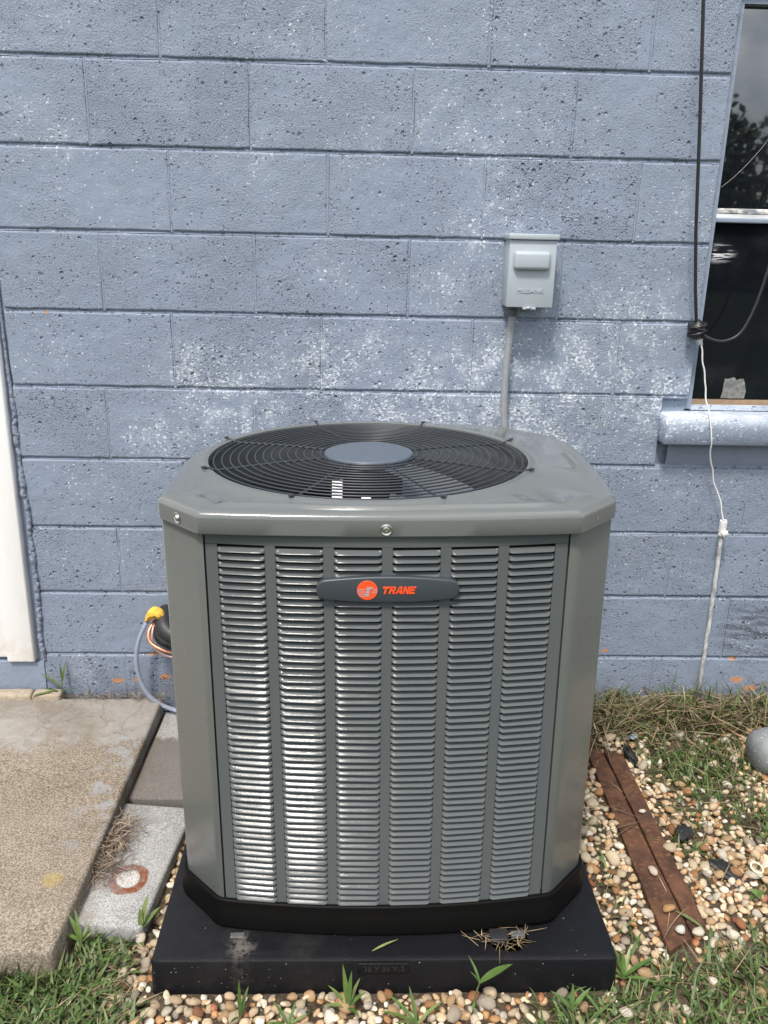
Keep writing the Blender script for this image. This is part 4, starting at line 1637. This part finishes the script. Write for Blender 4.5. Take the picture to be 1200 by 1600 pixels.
scrap((1.018, -.248, .022), .014, .036, .2, 'narrow black plastic scrap by the back end of the rusty bars', 1)
scrap((1.052, -.575, .018), .026, .020, .8, 'crumpled black plastic scrap halfway along the right of the rusty bars', 5)
scrap((1.115, -.700, .006), .024, .045, .9, 'flat black plastic scrap half buried beside the cream ring', 9)
m = MB()
m.torus((0, 0, 0), .0145, .0024, 28, 6)
o = obj('plastic_ring', m.mesh('plastic_ring', True), MAT_RING, None, (1.178, -.705, .020), (R(14), R(10), 0))
tag(o, 'cream plastic ring lying on the gravel at the right', 'ring')
m = MB()
m.tube(spline([(0, 0, 0), (-.025, .045, .004), (-.05, .10, .008), (-.056, .125, .012), (-.07, .15, .012)], 5), [.003] * 8 + [.004, .006, .008, .009, .008, .007, .006, .005, .005, .004, .003, .002, .001][:13], 7)
o = obj('dead_stalk', m.mesh('dead_stalk', True), MAT_STALK, None, (1.372, -.175, .035))
tag(o, 'dry brown stalk lying in the grass behind the metal pipe', 'stalk')


# ================================================================== LEAVES, WEEDS
def leaf_mesh(name, ln, wd, droop, fold=.25, seg=9):
    v, f = [], []
    for i in range(seg + 1):
        t = i / seg
        w = wd * (math.sin(math.pi * min(1, t * .92 + .08)) ** .8) * (1 - .25 * t)
        if i == seg:
            w = .0002
        x = ln * t * (1 - .18 * droop * t)
        z = -droop * ln * t * t * .55 + ln * t * .12
        v += [(x, -w / 2, z + fold * w * .5), (x, 0, z), (x, w / 2, z + fold * w * .5)]
    for i in range(seg):
        for k in range(2):
            a = i * 3 + k
            f.append((a, a + 3, a + 4, a + 1))
    return mesh_from(name, v, f, True)


GREENS = [(.075, .135, .030), (.060, .115, .026), (.105, .165, .040), (.13, .17, .055)]


def weed(name, loc, label, leaves, group=None, stem_h=0.0, scale=1.0, cat='weed'):
    r_ = empty(name, label, cat, loc, (0, 0, 0), group)
    if stem_h:
        m_ = MB()
        m_.tube(spline([(0, 0, -.01), (.004, .002, stem_h * .5), (.010, .0, stem_h)], 5), .0016, 6)
        so = obj('stem', m_.mesh('stem', True), MAT_LEAF, r_)
        so.color = (.11, .15, .05, 1)
    for i, (az, pitch, ln, wd, dr, h) in enumerate(leaves):
        o_ = obj('leaf', leaf_mesh('leaf', ln * scale, wd * scale, dr), MAT_LEAF, r_, (.010 * h / stem_h if stem_h else 0, 0, h))
        o_.rotation_euler = (0, -R(pitch), R(az))
        g = random.choice(GREENS)
        k = random.uniform(.85, 1.2)
        o_.color = (g[0] * k, g[1] * k, g[2] * k, 1)
    return r_


weed('wall_weed', (-.672, -.030, .078), 'green grassy weed with long blades growing from the slab joint at the wall',
     [(165, 30, .085, .010, .3, .030), (75, 62, .07, .008, .1, .045), (200, 12, .10, .011, .5, .01), (190, 24, .06, .009, .4, .012), (20, 30, .03, .007, .4, .012), (130, 76, .055, .007, .1, .05)], stem_h=.05)
FG = 'broad grass tufts in front of the pad'
weed('grass_tuft', (.215, -1.070, .012), 'upright broad bladed grass tuft in the pebbles below the size plate of the pad',
     [(110, 66, .085, .011, .15, 0), (70, 70, .075, .011, .1, 0), (45, 58, .062, .010, .3, 0), (150, 45, .06, .009, .5, 0), (185, 28, .055, .009, .7, 0), (20, 42, .05, .010, .5, 0), (300, 35, .05, .010, .5, 0)], FG)
weed('grass_tuft', (.012, -1.085, .008), 'two narrow upright grass blades in the pebbles at the left front of the pad',
     [(95, 80, .085, .008, .08, 0), (60, 62, .06, .009, .3, 0), (250, 40, .05, .008, .4, 0)], FG)
weed('grass_tuft', (.345, -1.105, .010), 'low grass tuft lying over the pebbles with blades spread to the left',
     [(150, 40, .085, .009, .5, 0), (170, 25, .08, .009, .5, 0), (110, 55, .07, .008, .3, 0), (30, 30, .07, .008, .5, 0), (200, 35, .055, .008, .5, 0)], FG)
weed('grass_tuft', (.105, -1.105, .008), 'small pale grass tuft between the upright blades and the tall tuft',
     [(140, 45, .06, .007, .4, 0), (60, 55, .05, .007, .3, 0), (190, 30, .05, .007, .5, 0), (20, 30, .045, .007, .5, 0)], FG)
weed('sprout', (.455, -1.075, .012), 'sprout with one curled tip and one broad leaf leaning on the front of the pad',
     [(30, 6, .085, .017, .35, .065), (125, 55, .055, .006, .5, .065), (160, 82, .04, .006, .9, .055), (250, 10, .03, .006, .4, .02)], stem_h=.068)
weed('sprout', (.640, -1.085, .008), 'leafy sprout at the right end of the pebble strip in front of the pad',
     [(150, 35, .055, .012, .4, .01), (30, 40, .06, .010, .4, .01), (80, 60, .05, .009, .2, .01)], stem_h=.03)
weed('sprout', (-.225, -.885, .012), 'upright broad leaved sprout at the near corner of the rust ringed paver',
     [(70, 62, .075, .015, .2, .01), (50, 30, .06, .014, .4, .01), (160, 20, .055, .012, .5, .01), (100, 75, .05, .012, .1, .01)], stem_h=.03)
weed('sprout', (-.338, -.922, .014), 'grass sprout with drooping blades at the front right corner of the concrete slab',
     [(140, 60, .07, .010, .5, .01), (120, 72, .075, .008, .6, .01), (170, 40, .05, .010, .7, .01), (60, 50, .055, .007, .3, .01), (20, 40, .05, .008, .4, .01)], stem_h=.03)
weed('sprout', (.770, -1.000, .006), 'broad grass clump at the right front corner of the pad',
     [(165, 40, .09, .012, .5, 0), (130, 60, .08, .012, .3, 0), (200, 30, .07, .011, .6, 0), (60, 50, .07, .010, .4, 0), (20, 30, .09, .011, .6, 0), (340, 20, .07, .010, .6, 0), (95, 70, .06, .010, .2, 0)], stem_h=.0)
weed('clover', (1.128, -.795, .010), 'tiny bright green clover between the pebbles below the cream ring',
     [(a, 25, .022, .017, .4, .012) for a in (20, 140, 260)] + [(a, 15, .018, .014, .4, .006) for a in (80, 200)], stem_h=.014)
o = obj('grass_cutting', leaf_mesh('grass_cutting', .062, .006, .2), MAT_LEAF, None, (.262, -1.000, .078), (0, 0, R(28)))
o.color = (.20, .24, .09, 1)
tag(o, 'loose pale green grass blade lying on the black pad', 'grass blade')
o = obj('grass_cutting', leaf_mesh('grass_cutting', .075, .010, .35), MAT_LEAF, None, (.935, -.838, .019), (0, R(-6), R(-52)))
o.color = (.13, .17, .06, 1)
tag(o, 'loose green grass blade lying across the rusty bars beside a round pebble', 'grass blade')


# ================================================================== GRAVEL
def ico(sub):
    bm_ = bmesh.new()
    bmesh.ops.create_icosphere(bm_, subdivisions=sub, radius=1)
    v = np.array([x.co[:] for x in bm_.verts])
    f = np.array([[x.index for x in fc.verts] for fc in bm_.faces])
    bm_.free()
    return v, f


IV, IF = ico(2)
variants = []
for k in range(12):
    v = IV.copy()
    out = []
    for p in v:
        q = Vector(p)
        n_ = mnoise.noise(q * .9 + Vector((k * 9.1, 0, 0))) * .34 + mnoise.noise(q * 2.0 + Vector((0, k * 7.3, 0))) * .10
        r_ = 1 + n_
        out.append(q * r_)
    v = np.array([x[:] for x in out])
    # flattened facets here and there
    for _ in range(3):
        d = rng.normal(size=3)
        d /= np.linalg.norm(d)
        h = v @ d
        lim = .72
        v = v - np.outer(np.clip(h - lim, 0, None) * .7, d)
    v *= np.array([1.0, .60 + .28 * rng.random(), .46 + .22 * rng.random()])
    variants.append(v)
var_mesh = []
for v in variants:
    me = mesh_from('pebble', v, IF, True)
    me.materials.append(MAT_PEBBLE_ONE)
    var_mesh.append(me)

PAL = np.array([(.70, .58, .40), (.66, .50, .32), (.56, .37, .20), (.47, .25, .11), (.78, .71, .58), (.42, .36, .28), (.35, .15, .07), (.68, .54, .37), (.54, .46, .35), (.76, .62, .42)])
PW = np.array([.16, .15, .14, .09, .14, .07, .03, .10, .06, .06])
PW = PW / PW.sum()
PWR = np.array([.12, .15, .17, .16, .08, .08, .07, .08, .05, .04])
PWR = PWR / PWR.sum()


def inside_bars(x, y):
    if -.945 < y < -.09:
        t = (y + .10) / -.838
        if .905 - .019 * t - .004 < x < .9535:
            return True
    if -.882 < y < -.205 and .95 < x < 1.0:
        return True
    return False


def grass_w(x, y):
    """how grassy a spot is, 0..1"""
    n_ = mnoise.noise(Vector((x * 7, y * 7, 1.7))) * .5
    w = 0.0
    # front left lawn
    if x < -.165 and y < -.83:
        e = min((-.215 - x) / .06, 1) if y > -1.05 else min((-.185 - x + .25 * (-1.05 - y)) / .09, 1)
        w = max(w, e + .2 * n_)
    # front right lawn
    d = (-1.045 - y) + .30 * (x - .62)
    if x > .50:
        w = max(w, min(1, d / .06 + .5) + .4 * n_ - (0.0 if x > .62 else (.62 - x) * 9))
    # right-hand patches
    for cx, cy, rx, ry, s in ((1.20, -.27, .17, .19, 1.5), (1.30, -.52, .14, .10, 1.2), (1.10, -.47, .09, .10, .55), (1.33, -.80, .15, .17, 1.2), (1.17, -.93, .16, .06, .6), (1.05, -.10, .25, .06, .9), (1.06, -.60, .05, .06, .55), (.80, -.47, .035, .10, .75), (.80, -.80, .03, .12, .6)):
        q = math.hypot((x - cx) / rx, (y - cy) / ry)
        w = max(w, s * (1.25 - q) + .6 * n_ if q < 1.3 else 0)
    return max(0.0, min(1.0, w))


def blocked(x, y, pad_m=.0):
    if PX0 - .004 - pad_m < x < PX1 + .004 + pad_m and PY0 - .006 - pad_m < y < PY1 + pad_m:
        return True
    if x < SLAB[1] + pad_m and y > SLAB[2] - pad_m and y < 0:
        return True
    if -.4 < x < -.198 + pad_m and -.885 - pad_m < y < 0:
        return True
    return y > -.01


def gravel_ok(x, y):
    if blocked(x, y, .004):
        return 0.0
    if x < -.20 and y > -.86:
        return 0.0
    if x < -.30:
        return 0.04
    if y > -.13 and x > .7:
        return .05
    if x > .7 and y > -.20:
        return .6
    return 1.0


P = []
cell = {}


def try_add(x, y, s, layer):
    ci, cj = int(x // .03), int(y // .03)
    for a in (-1, 0, 1):
        for b_ in (-1, 0, 1):
            for (px, py, ps, pl_) in cell.get((ci + a, cj + b_), ()):
                if pl_ == layer and (px - x) ** 2 + (py - y) ** 2 < ((ps + s) * (.72 if layer == 0 else .80)) ** 2:
                    return False
    cell.setdefault((ci, cj), []).append((x, y, s, layer))
    return True


for it in range(60000):
    layer = 0 if it < 40000 else 1
    x, y = random.uniform(-.45, 1.85), random.uniform(-1.45, -.05)
    g = gravel_ok(x, y)
    if g <= 0 or random.random() > g:
        continue
    gw = grass_w(x, y)
    if random.random() < gw * .93:
        continue
    if layer and (gw > .4 or random.random() < .35):
        continue
    s = min(.0215, max(.0055, random.lognormvariate(math.log(.0106), .32)))
    if inside_bars(x, y):
        continue
    if not try_add(x, y, s, layer):
        continue
    redw = max(0, 1 - math.hypot((x - 1.03) / .16, (y + .75) / .22))
    pw = PW * (1 - redw) + PWR * redw
    c = PAL[rng.choice(len(PAL), p=pw)] * random.uniform(.70, 1.0)
    zc = ground_z(x, y) + s * (.30 if layer == 0 else .80)
    P.append((x, y, zc, s, random.randrange(12), (random.gauss(0, .35), random.gauss(0, .35), random.uniform(0, 6.283)), np.clip(c, 0, .85)))

# camera-space size decides which pebbles are pieces of their own
camv = np.array(CAM)


def in_view(p):
    d = Vector(p[:3]) - CAM
    z = d.dot(fwd)
    if z < .1:
        return 0
    u = d.dot(r2) / z * 1299.5
    v = d.dot(u2) / z * 1299.5
    return p[3] / z if abs(u) < 590 and abs(v) < 790 else 0


siz = np.array([in_view(p) * (1.35 if p[2] > .008 else 1) for p in P])
order = np.argsort(-siz)
single = set(int(i) for i in order[:300])
bed = bpy.data.objects.new('gravel_bed', None)
COL.objects.link(bed)
bed['kind'] = 'structure'
mv, mf, mc = [], [], []
grit_v, grit_f, grit_c, grit_n = [], [], [], 0
base = 0
for i, (x, y, z, s, k, ro, c) in enumerate(P):
    e = Euler(ro)
    if i in single:
        o = bpy.data.objects.new('pebble', var_mesh[k])
        COL.objects.link(o)
        o.parent = bed
        o.location = (x, y, z)
        o.rotation_euler = e
        o.scale = (s, s, s)
        o.color = (c[0], c[1], c[2], 1)
    else:
        m3 = np.array(e.to_matrix())
        v = (variants[k] * s) @ m3.T + np.array((x, y, z))
        mv.append(v)
        mf.append(IF + base)
        base += len(v)
        mc.append(np.tile(np.append(c, 1.0), (len(v), 1)))


GV, GFc = ico(1)
for _ in range(3800):
    x, y = random.uniform(-.33, 1.75), random.uniform(-1.4, -.06)
    if gravel_ok(x, y) < .3 or inside_bars(x, y):
        continue
    s = random.uniform(.0018, .0048)
    e = Euler((random.uniform(0, 6), random.uniform(0, 6), random.uniform(0, 6)))
    v = GV * rng.uniform(.6, 1.25, (len(GV), 1)) * s * np.array((1, .75, .6))
    v = v @ np.array(e.to_matrix()).T + np.array((x, y, ground_z(x, y) + s * .4 + random.choice((0, 0, .003))))
    grit_v.append(v)
    grit_f.append(GFc + grit_n)
    grit_n += len(v)
    c = PAL[rng.choice(len(PAL), p=PWR)] * random.uniform(.35, .95)
    grit_c.append(np.tile(np.append(c, 1.0), (len(v), 1)))


def bulk(name, mv, mf, mc, mat, parent=None, kind='stuff', smooth=True):
    v = np.concatenate(mv)
    f = np.concatenate(mf)
    c = np.concatenate(mc)
    k = f.shape[1]
    me_ = bpy.data.meshes.new(name)
    me_.vertices.add(len(v))
    me_.vertices.foreach_set('co', v.astype(np.float32).ravel())
    me_.loops.add(f.size)
    me_.loops.foreach_set('vertex_index', f.astype(np.int32).ravel())
    me_.polygons.add(len(f))
    me_.polygons.foreach_set('loop_start', np.arange(0, f.size, k, dtype=np.int32))
    me_.polygons.foreach_set('use_smooth', np.full(len(f), smooth))
    at = me_.color_attributes.new('Col', 'FLOAT_COLOR', 'POINT')
    at.data.foreach_set('color', c.astype(np.float32).ravel())
    me_.update(calc_edges=True)
    me_.validate()
    return obj(name, me_, mat, parent, kind=kind)


bulk('gravel', mv, mf, mc, MAT_PEBBLE_ALL, bed)
bulk('grit', grit_v, grit_f, grit_c, MAT_PEBBLE_ALL, bed)
# stray pebbles one can point to
STRAY = [((-.376, -.838, .035), .0165, (.66, .50, .33), 'single cream pebble on the near end of the rust ringed paver, beside the slab'),
         ((.9205, -.833, .023), .0150, (.48, .28, .12), 'round orange tan pebble lying on the rusty bars'),
         ((.925, -.715, .022), .0150, (.60, .50, .40), 'flat pale pebble resting on the left edge of the rusty bars'),
         ((.925, -.892, .022), .0140, (.74, .71, .64), 'white pointed pebble at the near end of the longer rusty bar'),
         ((.962, -.897, .020), .0155, (.70, .63, .50), 'larger cream pebble touching the near end of the shorter rusty bar'),
         ((.970, -.500, .022), .0090, (.72, .66, .55), 'small white pebble on the shorter rusty bar halfway along'),
         ((-.385, -.300, .042), .0120, (.58, .47, .34), 'tan pebble in the gap between slab and rear paver, the one nearer the wall'),
         ((-.377, -.330, .040), .0120, (.55, .45, .33), 'tan pebble in the gap between slab and rear paver, second from the wall'),
         ((-.387, -.358, .038), .0120, (.50, .36, .22), 'brownish pebble in the gap between slab and rear paver, the farthest from the wall')]
for i, (loc, s, c, lab) in enumerate(STRAY):
    o = bpy.data.objects.new('pebble', var_mesh[i % 12])
    COL.objects.link(o)
    o.location = loc
    o.rotation_euler = (random.uniform(-.2, .2), random.uniform(-.2, .2), random.uniform(0, 6))
    o.scale = (s, s, s)
    o.color = (*c, 1)
    tag(o, lab, 'pebble', 'stray pebbles off the gravel bed')


# ================================================================== GRASS AND STRAW
def blades(n, sampler, ln, wd, lean, cols, seg=4, zoff=0.0, curl=.8, flat=0.0, bf=1.0):
    mv_, mf_, mc_ = [], [], []
    b0 = 0
    for _ in range(n):
        s_ = sampler()
        if s_ is None:
            continue
        x, y, z = s_
        l = random.uniform(*ln)
        w = random.uniform(*wd)
        az = random.uniform(0, 6.283)
        th = R(random.uniform(*lean))
        dx, dy = math.cos(az), math.sin(az)
        sx, sy = -dy, dx
        px, py, pz = x, y, z + zoff + random.uniform(0, flat)
        cu = random.uniform(.2, 1.0) * curl
        side = random.gauss(0, .5)
        tw = random.uniform(-.6, .6)
        vs = []
        bad = False
        for i in range(seg + 1):
            t = i / seg
            ww = w * (1 - t ** 2.2) * (.7 + .6 * min(1, t * 3)) * .5 + .00015
            a_ = tw * t
            ox_, oy_, oz_ = sx * ww * math.cos(a_), sy * ww * math.cos(a_), ww * math.sin(a_)
            vs.append((px - ox_, py - oy_, pz - oz_))
            vs.append((px + ox_, py + oy_, pz + oz_))
            st_ = l / seg
            ang = th + cu * t
            px += (dx * math.sin(ang) + sx * side * t * .35) * st_
            py += (dy * math.sin(ang) + sy * side * t * .35) * st_
            pz = max(ground_z(px, py) + .002, pz + math.cos(ang) * st_)
            if blocked(px, py, .002) and pz < .085 and z < .03:
                bad = True
                break
        if bad:
            continue
        fs = [(2 * i, 2 * i + 1, 2 * i + 3, 2 * i + 2) for i in range(seg)]
        c = np.array(cols[random.randrange(len(cols))]) * random.uniform(.75, 1.25)
        mv_.append(np.array(vs))
        mf_.append(np.array(fs) + b0)
        b0 += len(vs)
        cc = np.ones((len(vs), 4))
        cc[:, :3] = c
        mc_.append(cc)
    return mv_, mf_, mc_


def samp_green():
    for _ in range(60):
        x, y = random.uniform(-.95, 1.75), random.uniform(-1.50, -.02)
        if blocked(x, y, .002) or inside_bars(x, y):
            continue
        if random.random() < grass_w(x, y) ** 1.3 + (.012 if gravel_ok(x, y) > .5 else 0):
            return x, y, ground_z(x, y)
    return None


def samp_left():
    for _ in range(60):
        x, y = random.uniform(-.75, -.17), random.uniform(-1.30, -.84)
        if blocked(x, y, .0):
            continue
        if random.random() < grass_w(x, y):
            return x, y, ground_z(x, y)


def samp_bank():
    for _ in range(60):
        x, y = random.uniform(.70, 2.2), -abs(random.gauss(0, .075)) - .012
        if random.random() < min(1, (x - .70) / .22):
            return x, y, ground_z(x, y) + random.uniform(0, .02)


def samp_far():
    return random.uniform(-1.6, 2.4), random.uniform(-2.2, -1.35), 0.0


def join(*ps):
    mv_, mf_, mc_ = [], [], []
    b0 = 0
    for a, b_, c in ps:
        nv = sum(len(q) for q in a)
        mv_ += a
        mf_ += [q + b0 for q in b_]
        mc_ += c
        b0 += nv
    return mv_, mf_, mc_


GR = [(.060, .105, .024), (.085, .135, .034), (.045, .085, .022), (.115, .155, .050), (.07, .12, .035), (.14, .15, .06)]
DRY = [(.27, .20, .115), (.33, .26, .15), (.21, .15, .09), (.14, .10, .062), (.42, .34, .21), (.20, .16, .10)]
ps = [blades(9000, samp_green, (.020, .060), (.0022, .0052), (10, 75), GR),
      blades(1100, samp_green, (.04, .08), (.004, .008), (30, 80), GR[:4], 5),
      blades(4200, samp_left, (.02, .07), (.003, .009), (20, 85), GR),
      blades(1200, samp_bank, (.04, .14), (.002, .0045), (10, 75), GR),
      blades(2500, samp_far, (.03, .08), (.003, .007), (10, 75), GR)]
def samp_edge():
    x = random.uniform(-1.0, -.34)
    return x, -1.0 - abs(random.gauss(.008, .02)), 0.0


ps += [blades(700, samp_edge, (.035, .085), (.003, .008), (5, 55), GR)]
CL = [(.070, .12, .032), (.09, .14, .045), (.055, .095, .028)]
ps += [blades(1000, samp_green, (.010, .020), (.004, .009), (35, 85), CL, 3, .010, .9, .016),
       blades(650, samp_left, (.010, .022), (.004, .009), (35, 85), CL, 3, .012, .9, .020)]
g = join(*ps)
bulk('grass', *g, MAT_GRASS)
ps = [blades(1600, samp_bank, (.06, .20), (.0012, .0030), (60, 92), DRY, 5, 0, .35, .03),
      blades(1500, samp_green, (.03, .10), (.0009, .0020), (60, 92), DRY, 5, 0, .4, .01),
      blades(1900, samp_left, (.03, .10), (.0010, .0022), (60, 92), DRY, 5, 0, .4, .01)]


def samp_strays():
    x, y = random.uniform(.76, 1.5), random.uniform(-1.0, -.15)
    return (x, y, ground_z(x, y) + .018)


ps.append(blades(60, samp_strays, (.04, .14), (.0010, .0019), (82, 92), DRY, 5, 0, .25, .012))
g = join(*ps)
bulk('dry_grass', *g, MAT_GRASS)


def samp_heap():
    # thatch swept into the gap between slab and front paver
    t = random.random()
    x = -.378 + .035 * t + random.gauss(0, .014) + max(0, random.gauss(0, .02))
    y = -.565 - .19 * random.random() + random.gauss(0, .02)
    return x, y, .036 + max(0, random.gauss(.004, .008))


g = blades(520, samp_heap, (.02, .07), (.0009, .0020), (70, 100), [(.20, .15, .11), (.27, .21, .16), (.33, .26, .19), (.14, .10, .075)], 5, 0, .3, .012)
bulk('straw', *g, MAT_GRASS)


def samp_hole():
    return random.gauss(.522, .026), random.gauss(-.976, .010), .077 + abs(random.gauss(0, .004))


g = blades(60, samp_hole, (.012, .05), (.0006, .0013), (78, 97), [(.26, .19, .11), (.36, .27, .16), (.16, .11, .07)], 5, 0, .3, .006)
bulk('nest_straw', *g, MAT_GRASS)


def samp_joint():
    return random.uniform(-.70, -.36), random.gauss(-.030, .010), .074


g = blades(170, samp_joint, (.01, .05), (.0008, .0018), (60, 95), [(.20, .15, .10), (.28, .21, .13), (.10, .075, .05)], 4, 0, .3, .006)
bulk('joint_debris', *g, MAT_GRASS)

# ================================================================== FAR TREES (seen mirrored in the window)
mv, mf, mc = [], [], []
b0 = 0
for k in range(26):
    x = -46 + 92 * k / 25 + random.uniform(-1.5, 1.5)
    y = -34 - random.uniform(0, 8)
    h = random.uniform(4.2, 6.2)
    if abs(x - 15.5) < 3:
        h = 6.9
    rx = random.uniform(1.9, 2.8)
    g = np.array([(.030, .05, .016), (.024, .042, .014), (.04, .055, .02)][k % 3])
    n = 2600 if h > 6.5 else 1000
    u = rng.normal(size=(n, 3))
    u /= np.linalg.norm(u, axis=1)[:, None]
    rr_ = rng.random(n) ** .45
    lump = np.array([1 + .35 * mnoise.noise(Vector(q) * 2.2 + Vector((k, 0, 0))) for q in u])
    c = u * (rr_ * lump)[:, None] * np.array((rx, rx, h * .48)) + np.array((x, y, h * .55))
    a = rng.normal(size=(n, 3))
    a /= np.linalg.norm(a, axis=1)[:, None]
    b_ = np.cross(a, rng.normal(size=(n, 3)))
    b_ /= np.linalg.norm(b_, axis=1)[:, None]
    s = rng.uniform(.12, .30, n)[:, None]
    q = np.stack([c - a * s, c + b_ * s * .6, c + a * s, c - b_ * s * .6], 1).reshape(-1, 3)
    mv.append(q)
    mf.append(np.arange(4 * n).reshape(-1, 4) + b0)
    b0 += 4 * n
    col = np.ones((4 * n, 4))
    col[:, :3] = np.repeat(g * rng.uniform(.7, 1.3, (n, 1)), 4, 0)
    mc.append(col)
for k in range(70):
    x = -50 + 100 * k / 69 + random.uniform(-.6, .6)
    y = -33.5 - random.uniform(0, 1.5)
    n = 420
    c = rng.normal(size=(n, 3)) * (1.0, .7, .9) + np.array((x, y, 1.5))
    a = rng.normal(size=(n, 3))
    a /= np.linalg.norm(a, axis=1)[:, None]
    b_ = np.cross(a, rng.normal(size=(n, 3)))
    b_ /= np.linalg.norm(b_, axis=1)[:, None]
    s = rng.uniform(.18, .40, n)[:, None]
    q = np.stack([c - a * s, c + b_ * s * .6, c + a * s, c - b_ * s * .6], 1).reshape(-1, 3)
    mv.append(q)
    mf.append(np.arange(4 * n).reshape(-1, 4) + b0)
    b0 += 4 * n
    col = np.ones((4 * n, 4))
    col[:, :3] = np.repeat(np.array((.028, .046, .016)) * rng.uniform(.7, 1.3, (n, 1)), 4, 0)
    mc.append(col)
bulk('distant_treeline', mv, mf, mc, MAT_TREE, smooth=False)
